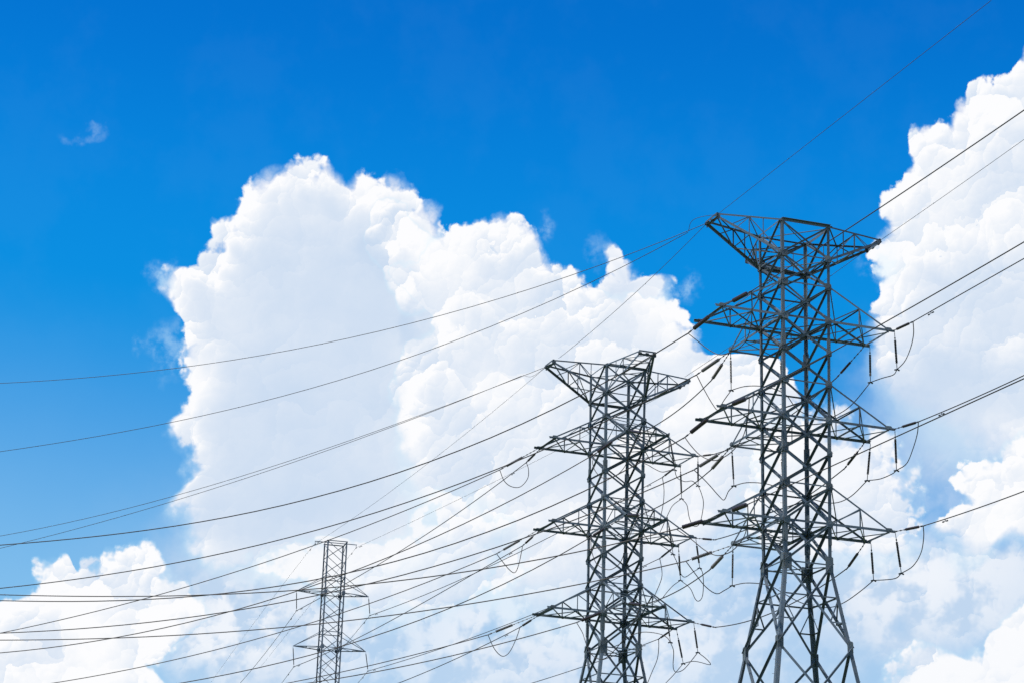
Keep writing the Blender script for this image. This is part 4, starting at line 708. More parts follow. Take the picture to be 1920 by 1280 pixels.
["highest earth wire from the nearest pylon's left peak to the left edge",'earth wires',0.0189,[[11.482,123.033,50.098],[9.466,124.279,49.565],[7.449,125.524,49.077],[5.432,126.77,48.635],[3.416,128.015,48.237],[1.399,129.261,47.881],[-0.618,130.506,47.567],[-2.635,131.752,47.293],[-4.651,132.998,47.058],[-6.668,134.243,46.861],[-8.685,135.489,46.699],[-10.702,136.734,46.574],[-12.718,137.98,46.482],[-14.735,139.225,46.422],[-16.752,140.471,46.395],[-18.769,141.716,46.397],[-20.785,142.962,46.428],[-22.802,144.207,46.487],[-24.819,145.453,46.573],[-26.835,146.698,46.684],[-28.852,147.944,46.819],[-30.869,149.189,46.976],[-32.886,150.435,47.155],[-34.902,151.681,47.355],[-36.919,152.926,47.573],[-38.936,154.172,47.814],[-40.953,155.417,48.081],[-42.969,156.663,48.377]],[]],
["second highest earth wire from the nearest pylon's left peak to the left edge",'earth wires',0.0189,[[10.423,124.004,49.838],[8.451,125.299,49.061],[6.479,126.594,48.343],[4.507,127.889,47.682],[2.535,129.184,47.075],[0.563,130.479,46.52],[-1.408,131.774,46.015],[-3.38,133.07,45.558],[-5.352,134.365,45.146],[-7.324,135.66,44.779],[-9.296,136.955,44.452],[-11.267,138.25,44.165],[-13.239,139.545,43.916],[-15.211,140.84,43.701],[-17.183,142.135,43.519],[-19.155,143.43,43.368],[-21.126,144.726,43.246],[-23.098,146.021,43.15],[-25.07,147.316,43.078],[-27.042,148.611,43.029],[-29.014,149.906,43.0],[-30.986,151.201,42.989],[-32.957,152.496,42.993],[-34.929,153.791,43.012],[-36.901,155.086,43.042],[-38.873,156.381,43.088],[-40.845,157.677,43.161],[-42.816,158.972,43.26]],[]],
['thin earth wire between the left peaks of the nearest and the middle pylon','earth wires',0.0151,[[11.482,123.033,50.098],[11.185,124.115,50.074],[10.888,125.196,50.054],[10.591,126.278,50.037],[10.294,127.359,50.023],[9.997,128.44,50.013],[9.699,129.522,50.007],[9.402,130.603,50.004],[9.105,131.685,50.005],[8.808,132.766,50.009],[8.511,133.848,50.017],[8.213,134.929,50.029],[7.916,136.011,50.044],[7.619,137.092,50.062],[7.322,138.173,50.085],[7.025,139.255,50.11],[6.727,140.336,50.14],[6.43,141.418,50.173],[6.133,142.499,50.209],[5.836,143.581,50.249],[5.539,144.662,50.293],[5.241,145.744,50.34],[4.944,146.825,50.39],[4.647,147.906,50.445],[4.35,148.988,50.502],[4.053,150.069,50.564],[3.756,151.151,50.629],[3.458,152.232,50.697]],[]],
['thin earth wire between the right peaks of the nearest and the middle pylon','earth wires',0.0151,[[21.726,126.435,50.098],[21.4,127.522,50.102],[21.075,128.609,50.107],[20.749,129.696,50.113],[20.424,130.783,50.121],[20.098,131.871,50.13],[19.773,132.958,50.141],[19.447,134.045,50.154],[19.122,135.132,50.168],[18.796,136.219,50.183],[18.471,137.307,50.2],[18.145,138.394,50.219],[17.82,139.481,50.239],[17.494,140.568,50.26],[17.169,141.655,50.283],[16.843,142.743,50.308],[16.518,143.83,50.334],[16.192,144.917,50.361],[15.867,146.004,50.39],[15.541,147.091,50.421],[15.216,148.179,50.453],[14.89,149.266,50.487],[14.565,150.353,50.522],[14.24,151.44,50.558],[13.914,152.527,50.597],[13.589,153.615,50.636],[13.263,154.702,50.677],[12.938,155.789,50.72]],[]],
["upper of two parallel earth wires from the middle pylon's left peak",'earth wires',0.0189,[[2.573,153.69,50.473],[0.78,154.495,49.91],[-1.013,155.3,49.357],[-2.806,156.105,48.813],[-4.599,156.91,48.279],[-6.391,157.714,47.756],[-8.184,158.519,47.244],[-9.977,159.324,46.745],[-11.77,160.129,46.259],[-13.562,160.934,45.787],[-15.355,161.738,45.329],[-17.148,162.543,44.886],[-18.941,163.348,44.46],[-20.733,164.153,44.049],[-22.526,164.958,43.656],[-24.319,165.762,43.281],[-26.112,166.567,42.925],[-27.904,167.372,42.588],[-29.697,168.177,42.271],[-31.49,168.982,41.975],[-33.283,169.786,41.701],[-35.076,170.591,41.448],[-36.868,171.396,41.219],[-38.661,172.201,41.013],[-40.454,173.006,40.831],[-42.247,173.81,40.672],[-44.039,174.615,40.533],[-45.832,175.42,40.413]],[]],
["lower of two parallel earth wires from the middle pylon's left peak",'earth wires',0.0189,[[0.793,154.585,49.995],[-0.935,155.411,49.439],[-2.663,156.236,48.897],[-4.391,157.061,48.367],[-6.119,157.886,47.849],[-7.847,158.711,47.345],[-9.575,159.537,46.853],[-11.303,160.362,46.373],[-13.031,161.187,45.907],[-14.759,162.012,45.452],[-16.487,162.837,45.011],[-18.215,163.663,44.582],[-19.943,164.488,44.165],[-21.671,165.313,43.761],[-23.399,166.138,43.37],[-25.127,166.963,42.991],[-26.855,167.788,42.624],[-28.583,168.614,42.27],[-30.311,169.439,41.929],[-32.039,170.264,41.6],[-33.767,171.089,41.284],[-35.495,171.914,40.98],[-37.224,172.74,40.688],[-38.952,173.565,40.409],[-40.68,174.39,40.142],[-42.408,175.215,39.888],[-44.136,176.04,39.646],[-45.864,176.866,39.417]],[]],
["faint earth wire from the middle pylon's left peak to the small pylon's top left",'earth wires',0.0117,[[2.573,153.69,50.473],[1.816,155.446,50.281],[1.06,157.203,50.095],[0.303,158.959,49.915],[-0.453,160.715,49.741],[-1.21,162.471,49.573],[-1.966,164.227,49.411],[-2.723,165.983,49.255],[-3.479,167.739,49.105],[-4.236,169.495,48.96],[-4.992,171.251,48.822],[-5.749,173.007,48.69],[-6.505,174.763,48.564],[-7.261,176.519,48.444],[-8.018,178.275,48.33],[-8.774,180.031,48.221],[-9.531,181.787,48.119],[-10.287,183.543,48.023],[-11.044,185.299,47.932],[-11.8,187.055,47.848],[-12.557,188.811,47.77],[-13.313,190.567,47.697],[-14.07,192.323,47.631],[-14.826,194.08,47.571],[-15.583,195.836,47.516],[-16.339,197.592,47.468],[-17.096,199.348,47.425],[-17.852,201.104,47.389]],[[[-17.379,200.006,47.412],[-0.396,0.918,-0.019]]]],
["faint earth wire from the middle pylon's right peak to the small pylon's top right",'earth wires',0.0117,[[12.76,157.255,50.473],[11.769,158.915,50.321],[10.778,160.576,50.173],[9.788,162.237,50.027],[8.797,163.897,49.884],[7.806,165.558,49.745],[6.815,167.218,49.608],[5.824,168.879,49.474],[4.834,170.54,49.343],[3.843,172.2,49.215],[2.852,173.861,49.09],[1.861,175.522,48.968],[0.87,177.182,48.849],[-0.121,178.843,48.733],[-1.111,180.503,48.62],[-2.102,182.164,48.51],[-3.093,183.825,48.402],[-4.084,185.485,48.298],[-5.075,187.146,48.197],[-6.065,188.807,48.098],[-7.056,190.467,48.003],[-8.047,192.128,47.91],[-9.038,193.788,47.821],[-10.029,195.449,47.734],[-11.019,197.11,47.651],[-12.01,198.77,47.57],[-13.001,200.431,47.492],[-13.992,202.092,47.418]],[[[-13.497,201.261,47.455],[-0.512,0.858,-0.039]]]],
['far conductor dropping left behind the small pylon from its upper left arm','power conductors',0.0245,[[-19.11,201.214,41.079],[-19.556,203.04,40.998],[-20.001,204.865,40.922],[-20.446,206.69,40.85],[-20.891,208.515,40.783],[-21.337,210.341,40.72],[-21.782,212.166,40.662],[-22.227,213.991,40.608],[-22.672,215.817,40.558],[-23.117,217.642,40.513],[-23.563,219.467,40.473],[-24.008,221.293,40.437],[-24.453,223.118,40.405],[-24.898,224.943,40.378],[-25.344,226.769,40.355],[-25.789,228.594,40.337],[-26.234,230.419,40.323],[-26.679,232.244,40.314],[-27.125,234.07,40.309],[-27.57,235.895,40.309],[-28.015,237.72,40.313],[-28.46,239.546,40.321],[-28.906,241.371,40.334],[-29.351,243.196,40.351],[-29.796,245.022,40.373],[-30.241,246.847,40.399],[-30.686,248.672,40.43],[-31.132,250.497,40.465]],[[[-19.834,204.18,40.95],[-0.237,0.971,-0.04]]]],
['far conductor dropping behind the small pylon from its upper right arm','power conductors',0.021,[[-12.401,202.881,41.188],[-12.782,204.666,41.171],[-13.164,206.45,41.155],[-13.545,208.235,41.14],[-13.926,210.019,41.125],[-14.308,211.803,41.112],[-14.689,213.588,41.1],[-15.07,215.372,41.088],[-15.452,217.156,41.077],[-15.833,218.941,41.068],[-16.214,220.725,41.059],[-16.595,222.509,41.051],[-16.977,224.294,41.044],[-17.358,226.078,41.038],[-17.739,227.862,41.032],[-18.121,229.647,41.028],[-18.502,231.431,41.024],[-18.883,233.215,41.022],[-19.265,235.0,41.02],[-19.646,236.784,41.019],[-20.027,238.568,41.019],[-20.409,240.353,41.02],[-20.79,242.137,41.022],[-21.171,243.922,41.025],[-21.553,245.706,41.029],[-21.934,247.49,41.033],[-22.315,249.275,41.039],[-22.696,251.059,41.045]],[[[-13.068,206.004,41.159],[-0.209,0.978,-0.009]]]],
["far conductor dropping from the small pylon's lower left arm",'power conductors',0.0245,[[-19.029,201.231,35.871],[-19.155,202.006,35.922],[-19.282,202.781,35.973],[-19.409,203.556,36.024],[-19.535,204.33,36.075],[-19.662,205.105,36.126],[-19.789,205.88,36.176],[-19.915,206.655,36.227],[-20.042,207.43,36.278],[-20.169,208.204,36.329],[-20.295,208.979,36.38],[-20.422,209.754,36.431],[-20.549,210.529,36.482],[-20.675,211.304,36.533],[-20.802,212.078,36.584],[-20.929,212.853,36.635],[-21.055,213.628,36.686],[-21.182,214.403,36.737],[-21.309,215.178,36.788],[-21.435,215.953,36.838],[-21.562,216.727,36.889],[-21.689,217.502,36.94],[-21.815,218.277,36.991],[-21.942,219.052,37.042],[-22.069,219.827,37.093],[-22.195,220.601,37.144],[-22.322,221.376,37.195],[-22.449,222.151,37.246]],[[[-20.105,207.817,36.304],[-0.161,0.985,0.065]]]],
["far conductor dropping from the small pylon's lower right arm",'power conductors',0.0245,[[-12.302,202.894,35.992],[-12.393,203.619,36.051],[-12.485,204.343,36.111],[-12.577,205.067,36.171],[-12.668,205.792,36.23],[-12.76,206.516,36.29],[-12.852,207.24,36.35],[-12.943,207.965,36.409],[-13.035,208.689,36.469],[-13.126,209.413,36.529],[-13.218,210.137,36.588],[-13.31,210.862,36.648],[-13.401,211.586,36.708],[-13.493,212.31,36.767],[-13.585,213.035,36.827],[-13.676,213.759,36.887],[-13.768,214.483,36.946],[-13.86,215.208,37.006],[-13.951,215.932,37.066],[-14.043,216.656,37.125],[-14.134,217.38,37.185],[-14.226,218.105,37.245],[-14.318,218.829,37.304],[-14.409,219.553,37.364],[-14.501,220.278,37.424],[-14.593,221.002,37.483],[-14.684,221.726,37.543],[-14.776,222.45,37.603]],[[[-13.138,209.504,36.536],[-0.125,0.989,0.081]]]],
["faint far earth wire dropping left from the small pylon's top left",'earth wires',0.0113,[[-17.852,201.104,47.389],[-18.531,203.796,47.361],[-19.21,206.488,47.33],[-19.889,209.181,47.297],[-20.568,211.873,47.262],[-21.247,214.565,47.224],[-21.926,217.258,47.184],[-22.605,219.95,47.142],[-23.284,222.642,47.097],[-23.963,225.335,47.049],[-24.642,228.027,46.999],[-25.321,230.719,46.947],[-26.0,233.412,46.892],[-26.679,236.104,46.835],[-27.358,238.796,46.775],[-28.037,241.489,46.713],[-28.716,244.181,46.649],[-29.395,246.873,46.582],[-30.074,249.566,46.513],[-30.753,252.258,46.441],[-31.432,254.95,46.367],[-32.111,257.643,46.29],[-32.79,260.335,46.211],[-33.469,263.027,46.13],[-34.148,265.72,46.046],[-34.827,268.412,45.959],[-35.506,271.104,45.871],[-36.185,273.796,45.78]],[[[-18.361,203.123,47.368],[-0.245,0.97,-0.01]]]],
['faint far earth wire dropping behind the small pylon from its top right','earth wires',0.0113,[[-13.992,202.092,47.418],[-14.593,204.766,47.442],[-15.193,207.441,47.466],[-15.794,210.116,47.49],[-16.395,212.791,47.513],[-16.995,215.465,47.537],[-17.596,218.14,47.56],[-18.197,220.815,47.583],[-18.798,223.49,47.605],[-19.398,226.164,47.628],[-19.999,228.839,47.65],[-20.6,231.514,47.672],[-21.2,234.189,47.693],[-21.801,236.863,47.715],[-22.402,239.538,47.736],[-23.002,242.213,47.757],[-23.603,244.888,47.778],[-24.204,247.562,47.798],[-24.805,250.237,47.818],[-25.405,252.912,47.838],[-26.006,255.587,47.858],[-26.607,258.261,47.878],[-27.207,260.936,47.897],[-27.808,263.611,47.916],[-28.409,266.286,47.935],[-29.009,268.96,47.953],[-29.61,271.635,47.972],[-30.211,274.31,47.99]],[[[-14.518,204.432,47.439],[-0.219,0.976,0.009]]]],
]
JUMPERS = [
['jumper cable hanging off the upper right arm of the nearest pylon',0.028,[[23.498,121.809,43.863],[23.535,121.97,43.775],[23.575,122.131,43.688],[23.613,122.291,43.6],[23.646,122.453,43.509],[23.668,122.617,43.413],[23.679,122.783,43.309],[23.683,122.951,43.201],[23.68,123.119,43.089],[23.669,123.289,42.974],[23.651,123.459,42.859],[23.624,123.631,42.738],[23.588,123.805,42.61],[23.546,123.979,42.482],[23.497,124.15,42.364],[23.443,124.315,42.262],[23.382,124.473,42.183],[23.314,124.626,42.119],[23.241,124.776,42.065],[23.166,124.925,42.013],[23.094,125.075,41.957]]],
["jumper cable joining the two hanging insulators of the nearest pylon's upper right arm",0.028,[[23.094,125.075,41.957],[23.091,125.275,41.95],[23.095,125.476,41.942],[23.096,125.676,41.935],[23.082,125.875,41.931],[23.045,126.073,41.933],[22.979,126.267,41.943],[22.89,126.459,41.961],[22.787,126.65,41.981],[22.677,126.842,42.0],[22.568,127.035,42.014],[22.458,127.231,42.021],[22.343,127.428,42.024],[22.224,127.625,42.025],[22.104,127.823,42.025],[21.986,128.021,42.027]]],
['jumper cable hanging off the middle right arm of the nearest pylon',0.028,[[23.675,121.912,37.802],[23.692,122.068,37.709],[23.712,122.223,37.619],[23.731,122.379,37.528],[23.744,122.537,37.43],[23.747,122.699,37.322],[23.739,122.865,37.201],[23.723,123.034,37.069],[23.7,123.205,36.931],[23.671,123.377,36.791],[23.638,123.548,36.653],[23.603,123.721,36.51],[23.565,123.896,36.36],[23.52,124.071,36.214],[23.467,124.24,36.08],[23.403,124.402,35.972],[23.323,124.553,35.894],[23.23,124.696,35.841],[23.129,124.835,35.802],[23.026,124.973,35.766],[22.927,125.113,35.723]]],
["jumper cable joining the two hanging insulators of the nearest pylon's middle right arm",0.028,[[22.927,125.113,35.723],[22.911,125.305,35.729],[22.902,125.496,35.736],[22.889,125.688,35.743],[22.863,125.881,35.747],[22.813,126.075,35.746],[22.735,126.272,35.738],[22.635,126.471,35.722],[22.52,126.67,35.705],[22.4,126.868,35.693],[22.282,127.062,35.692],[22.165,127.252,35.706],[22.044,127.438,35.729],[21.919,127.623,35.757],[21.795,127.807,35.788],[21.671,127.992,35.815]]],
['jumper cable hanging off the lower right arm of the nearest pylon',0.028,[[23.814,122.035,31.663],[23.848,122.182,31.579],[23.885,122.327,31.499],[23.921,122.472,31.418],[23.951,122.621,31.327],[23.972,122.776,31.218],[23.985,122.938,31.086],[23.994,123.107,30.935],[23.994,123.278,30.776],[23.983,123.449,30.617],[23.957,123.616,30.472],[23.915,123.78,30.335],[23.859,123.943,30.2],[23.791,124.104,30.072],[23.713,124.261,29.955],[23.628,124.414,29.853],[23.53,124.559,29.772],[23.42,124.699,29.708],[23.302,124.836,29.653],[23.182,124.972,29.602],[23.066,125.109,29.545]]],
["jumper cable joining the two hanging insulators of the nearest pylon's lower right arm",0.028,[[23.066,125.109,29.545],[23.043,125.305,29.527],[23.026,125.502,29.505],[23.006,125.699,29.486],[22.975,125.893,29.471],[22.927,126.085,29.466],[22.856,126.273,29.472],[22.768,126.458,29.486],[22.669,126.642,29.505],[22.565,126.824,29.528],[22.463,127.006,29.552],[22.36,127.188,29.577],[22.253,127.369,29.605],[22.143,127.549,29.635],[22.033,127.729,29.665],[21.924,127.909,29.694]]],
['jumper cable running behind the body of the nearest pylon below its upper arms',0.028,[[21.986,128.021,42.027],[21.788,128.136,41.778],[21.587,128.254,41.519],[21.387,128.371,41.265],[21.193,128.481,41.031],[21.011,128.58,40.832],[20.844,128.665,40.673],[20.689,128.741,40.544],[20.54,128.809,40.438],[20.392,128.872,40.346],[20.24,128.933,40.262],[20.092,128.993,40.182],[19.952,129.049,40.111],[19.807,129.101,40.054],[19.646,129.146,40.016],[19.456,129.184,40.001],[19.219,129.212,40.015],[18.943,129.232,40.055],[18.656,129.246,40.112],[18.386,129.257,40.18],[18.16,129.266,40.252],[17.986,129.274,40.327],[17.847,129.28,40.41],[17.73,129.283,40.502],[17.622,129.283,40.602],[17.51,129.279,40.712],[17.4,129.271,40.839],[17.302,129.256,40.983],[17.205,129.24,41.132],[17.101,129.226,41.273],[16.981,129.219,41.395],[16.843,129.219,41.496],[16.691,129.222,41.584],[16.531,129.23,41.662],[16.366,129.24,41.73],[16.199,129.253,41.79],[16.03,129.269,41.842],[15.857,129.288,41.884],[15.681,129.31,41.918],[15.502,129.334,41.945],[15.324,129.361,41.964],[15.143,129.39,41.976],[14.958,129.421,41.981],[14.774,129.455,41.978],[14.593,129.492,41.967],[14.421,129.531,41.95],[14.259,129.573,41.922],[14.104,129.618,41.883],[13.954,129.666,41.839],[13.805,129.714,41.794],[13.654,129.761,41.751]]],
['jumper cable running behind the body of the nearest pylon below its middle arms',0.028,[[21.671,127.992,35.815],[21.484,128.094,35.627],[21.298,128.2,35.429],[21.111,128.304,35.236],[20.924,128.402,35.061],[20.738,128.49,34.916],[20.556,128.568,34.803],[20.377,128.638,34.712],[20.197,128.701,34.643],[20.011,128.758,34.595],[19.815,128.807,34.566],[19.603,128.849,34.563],[19.379,128.882,34.584],[19.15,128.909,34.624],[18.924,128.933,34.675],[18.71,128.955,34.731],[18.509,128.974,34.795],[18.317,128.988,34.874],[18.129,129.0,34.96],[17.943,129.013,35.043],[17.754,129.03,35.115],[17.566,129.051,35.174],[17.379,129.074,35.225],[17.192,129.099,35.272],[17.0,129.123,35.322],[16.801,129.145,35.378],[16.593,129.162,35.447],[16.378,129.177,35.525],[16.158,129.191,35.605],[15.935,129.208,35.675],[15.711,129.231,35.729],[15.479,129.259,35.765],[15.238,129.291,35.79],[14.997,129.327,35.803],[14.769,129.366,35.807],[14.564,129.408,35.802],[14.388,129.454,35.785],[14.235,129.505,35.755],[14.094,129.557,35.717],[13.956,129.611,35.677],[13.812,129.663,35.641]]],
['jumper cable running behind the body of the nearest pylon below its lower arms',0.028,[[21.924,127.909,29.694],[21.759,127.994,29.557],[21.596,128.079,29.418],[21.431,128.164,29.28],[21.264,128.248,29.145],[21.094,128.331,29.014],[20.919,128.413,28.884],[20.74,128.496,28.753],[20.558,128.577,28.628],[20.376,128.654,28.515],[20.194,128.724,28.42],[20.02,128.789,28.343],[19.853,128.85,28.279],[19.681,128.906,28.229],[19.494,128.955,28.198],[19.279,128.999,28.187],[19.023,129.034,28.199],[18.735,129.063,28.232],[18.433,129.086,28.282],[18.137,129.104,28.346],[17.866,129.119,28.42],[17.622,129.128,28.511],[17.393,129.132,28.619],[17.175,129.133,28.737],[16.964,129.133,28.856],[16.757,129.136,28.967],[16.562,129.139,29.075],[16.381,129.142,29.186],[16.202,129.147,29.293],[16.014,129.155,29.386],[15.807,129.17,29.46],[15.568,129.192,29.512],[15.305,129.22,29.548],[15.035,129.253,29.569],[14.777,129.289,29.579],[14.547,129.328,29.58],[14.353,129.371,29.569],[14.182,129.419,29.543],[14.024,129.47,29.509],[13.87,129.521,29.472],[13.71,129.571,29.44]]],
['V-shaped jumper cable under the upper rear arm of the nearest pylon',0.028,[[11.614,131.021,43.077],[11.723,131.024,42.863],[11.831,131.027,42.647],[11.939,131.031,42.431],[12.047,131.032,42.221],[12.155,131.032,42.017],[12.266,131.031,41.813],[12.381,131.031,41.607],[12.493,131.028,41.41],[12.598,131.019,41.233],[12.688,130.999,41.088],[12.76,130.969,40.97],[12.819,130.933,40.874],[12.869,130.889,40.804],[12.916,130.835,40.762],[12.965,130.77,40.752],[13.014,130.691,40.785],[13.058,130.599,40.858],[13.102,130.499,40.956],[13.153,130.395,41.065],[13.214,130.292,41.172],[13.29,130.189,41.277],[13.376,130.083,41.392],[13.469,129.976,41.512],[13.563,129.868,41.633],[13.654,129.761,41.751]]],
['V-shaped jumper cable under the middle rear arm of the nearest pylon',0.028,[[11.446,130.569,36.807],[11.604,130.566,36.659],[11.762,130.563,36.512],[11.92,130.56,36.364],[12.078,130.559,36.213],[12.236,130.559,36.054],[12.403,130.566,35.877],[12.578,130.579,35.682],[12.748,130.591,35.489],[12.903,130.597,35.315],[13.028,130.59,35.179],[13.117,130.571,35.08],[13.178,130.544,35.006],[13.223,130.508,34.957],[13.261,130.464,34.936],[13.304,130.41,34.942],[13.351,130.343,34.99],[13.393,130.262,35.079],[13.433,130.174,35.188],[13.476,130.087,35.296],[13.523,130.006,35.384],[13.576,129.934,35.447],[13.633,129.865,35.5],[13.693,129.797,35.547],[13.753,129.731,35.593],[13.812,129.663,35.641]]],
['V-shaped jumper cable under the lower rear arm of the nearest pylon',0.028,[[10.887,129.267,30.777],[10.976,129.298,30.667],[11.061,129.327,30.562],[11.148,129.357,30.454],[11.243,129.39,30.338],[11.354,129.427,30.208],[11.484,129.474,30.051],[11.63,129.527,29.873],[11.784,129.582,29.689],[11.938,129.633,29.517],[12.086,129.675,29.374],[12.23,129.709,29.255],[12.374,129.738,29.15],[12.515,129.761,29.064],[12.649,129.776,29.001],[12.771,129.783,28.964],[12.879,129.778,28.963],[12.975,129.762,28.994],[13.064,129.74,29.044],[13.151,129.715,29.103],[13.242,129.692,29.157],[13.336,129.67,29.208],[13.429,129.646,29.264],[13.523,129.621,29.322],[13.616,129.596,29.382],[13.71,129.571,29.44]]],
['jumper cable looping under the upper left arm of the nearest pylon',0.028,[[10.458,123.885,43.363],[10.574,123.818,43.244],[10.691,123.75,43.124],[10.807,123.683,43.005],[10.922,123.615,42.887],[11.035,123.547,42.77],[11.144,123.479,42.654],[11.252,123.411,42.538],[11.358,123.342,42.424],[11.465,123.271,42.313],[11.574,123.199,42.21],[11.686,123.125,42.109],[11.802,123.051,42.01],[11.917,122.975,41.918],[12.03,122.895,41.837],[12.135,122.81,41.773],[12.231,122.719,41.726],[12.318,122.622,41.694],[12.403,122.522,41.675],[12.491,122.419,41.665],[12.587,122.313,41.661],[12.694,122.206,41.663],[12.809,122.096,41.673],[12.928,121.983,41.691],[13.043,121.867,41.72],[13.151,121.747,41.76],[13.254,121.623,41.812],[13.355,121.495,41.877],[13.451,121.364,41.951],[13.537,121.231,42.032],[13.608,121.096,42.119],[13.663,120.959,42.209],[13.704,120.82,42.306],[13.735,120.68,42.41],[13.758,120.536,42.521],[13.777,120.39,42.64],[13.791,120.242,42.767],[13.798,120.091,42.901],[13.798,119.937,43.042],[13.793,119.781,43.194],[13.783,119.621,43.356],[13.766,119.455,43.533],[13.742,119.286,43.725],[13.714,119.113,43.924],[13.684,118.94,44.125],[13.657,118.768,44.323]]],
['jumper cable looping under the middle left arm of the nearest pylon',0.028,[[10.288,123.544,36.861],[10.348,123.469,36.746],[10.405,123.393,36.633],[10.463,123.317,36.519],[10.527,123.243,36.403],[10.602,123.169,36.282],[10.69,123.099,36.151],[10.788,123.032,36.012],[10.892,122.965,35.872],[10.998,122.896,35.741],[11.102,122.821,35.625],[11.205,122.74,35.526],[11.309,122.656,35.438],[11.414,122.569,35.36],[11.518,122.478,35.293],[11.618,122.383,35.236],[11.712,122.286,35.187],[11.799,122.187,35.146],[11.887,122.083,35.116],[11.982,121.975,35.103],[12.09,121.859,35.111],[12.218,121.736,35.141],[12.36,121.606,35.191],[12.509,121.471,35.257],[12.654,121.332,35.337],[12.786,121.189,35.427],[12.907,121.042,35.529],[13.024,120.891,35.644],[13.133,120.736,35.77],[13.23,120.578,35.907],[13.312,120.417,36.053],[13.378,120.252,36.208],[13.429,120.084,36.375],[13.469,119.913,36.55],[13.499,119.74,36.733],[13.522,119.565,36.92],[13.534,119.388,37.115],[13.533,119.207,37.318],[13.526,119.025,37.527],[13.517,118.843,37.736],[13.512,118.662,37.943]]],
['jumper cable looping under the lower left arm of the nearest pylon',0.028,[[9.804,123.133,31.249],[9.974,123.067,31.12],[10.147,123.001,30.99],[10.318,122.935,30.861],[10.484,122.869,30.732],[10.638,122.802,30.605],[10.782,122.735,30.476],[10.917,122.67,30.345],[11.046,122.603,30.217],[11.167,122.534,30.096],[11.282,122.461,29.987],[11.388,122.384,29.892],[11.486,122.304,29.805],[11.578,122.221,29.727],[11.668,122.134,29.659],[11.76,122.045,29.599],[11.852,121.953,29.548],[11.94,121.859,29.503],[12.028,121.761,29.469],[12.123,121.659,29.448],[12.226,121.552,29.443],[12.343,121.44,29.452],[12.471,121.324,29.474],[12.604,121.203,29.511],[12.734,121.077,29.563],[12.855,120.945,29.634],[12.972,120.805,29.728],[13.09,120.658,29.843],[13.2,120.507,29.972],[13.297,120.353,30.109],[13.374,120.199,30.246],[13.427,120.044,30.385],[13.461,119.887,30.531],[13.481,119.729,30.681],[13.491,119.57,30.831],[13.496,119.412,30.98],[13.492,119.255,31.127],[13.476,119.097,31.274],[13.453,118.94,31.421],[13.429,118.783,31.568],[13.408,118.625,31.715]]],
['U-shaped jumper cable under the upper left arm of the middle pylon',0.028,[[-0.579,155.509,43.034],[-0.514,155.599,42.893],[-0.453,155.691,42.746],[-0.389,155.782,42.602],[-0.32,155.87,42.47],[-0.241,155.951,42.356],[-0.15,156.026,42.26],[-0.052,156.097,42.177],[0.053,156.164,42.108],[0.165,156.225,42.054],[0.282,156.281,42.016],[0.408,156.334,41.99],[0.545,156.382,41.975],[0.685,156.425,41.977],[0.822,156.461,42.001],[0.949,156.488,42.052],[1.072,156.503,42.139],[1.194,156.507,42.258],[1.308,156.505,42.396],[1.406,156.501,42.541],[1.479,156.498,42.68],[1.525,156.497,42.816],[1.548,156.494,42.957],[1.553,156.491,43.099],[1.548,156.489,43.238],[1.537,156.489,43.369],[1.517,156.493,43.491],[1.484,156.498,43.606],[1.444,156.505,43.718],[1.402,156.512,43.828],[1.363,156.519,43.94]]],
['U-shaped jumper cable under the middle left arm of the middle pylon',0.028,[[-0.595,154.789,36.613],[-0.5,154.899,36.516],[-0.406,155.009,36.418],[-0.312,155.119,36.321],[-0.215,155.229,36.223],[-0.114,155.338,36.126],[-0.004,155.451,36.021],[0.114,155.565,35.908],[0.233,155.679,35.799],[0.346,155.788,35.706],[0.446,155.887,35.638],[0.531,155.98,35.593],[0.607,156.067,35.563],[0.675,156.148,35.554],[0.738,156.22,35.57],[0.798,156.282,35.618],[0.856,156.333,35.698],[0.908,156.375,35.806],[0.956,156.408,35.942],[1.003,156.432,36.105],[1.05,156.447,36.294],[1.098,156.45,36.52],[1.144,156.441,36.783],[1.189,156.425,37.067],[1.234,156.407,37.357],[1.279,156.392,37.636]]],
['U-shaped jumper cable under the lower left arm of the middle pylon',0.028,[[-0.998,154.673,30.691],[-0.917,154.792,30.534],[-0.837,154.913,30.372],[-0.756,155.033,30.213],[-0.674,155.149,30.065],[-0.591,155.26,29.934],[-0.505,155.365,29.82],[-0.416,155.466,29.718],[-0.327,155.563,29.629],[-0.24,155.654,29.556],[-0.156,155.74,29.5],[-0.076,155.821,29.459],[0.001,155.897,29.433],[0.076,155.968,29.423],[0.151,156.032,29.432],[0.229,156.09,29.46],[0.309,156.141,29.509],[0.391,156.186,29.577],[0.473,156.225,29.663],[0.556,156.258,29.769],[0.636,156.284,29.893],[0.718,156.301,30.046],[0.802,156.309,30.225],[0.883,156.312,30.42],[0.96,156.315,30.616],[1.029,156.321,30.8],[1.087,156.332,30.971],[1.137,156.345,31.139],[1.182,156.358,31.303],[1.226,156.371,31.467],[1.272,156.384,31.633]]],
['wavy jumper cable under the upper right arm of the middle pylon',0.028,[[11.843,150.64,42.172],[11.899,150.921,42.125],[11.949,151.203,42.074],[12.002,151.485,42.025],[12.066,151.764,41.986],[12.149,152.037,41.963],[12.256,152.304,41.957],[12.383,152.568,41.963],[12.52,152.828,41.98],[12.659,153.084,42.009],[12.794,153.337,42.049],[12.924,153.581,42.112],[13.056,153.819,42.197],[13.186,154.055,42.288],[13.314,154.293,42.37],[13.437,154.54,42.426],[13.552,154.798,42.451],[13.663,155.063,42.454],[13.77,155.331,42.446],[13.876,155.6,42.434],[13.984,155.868,42.429]]],
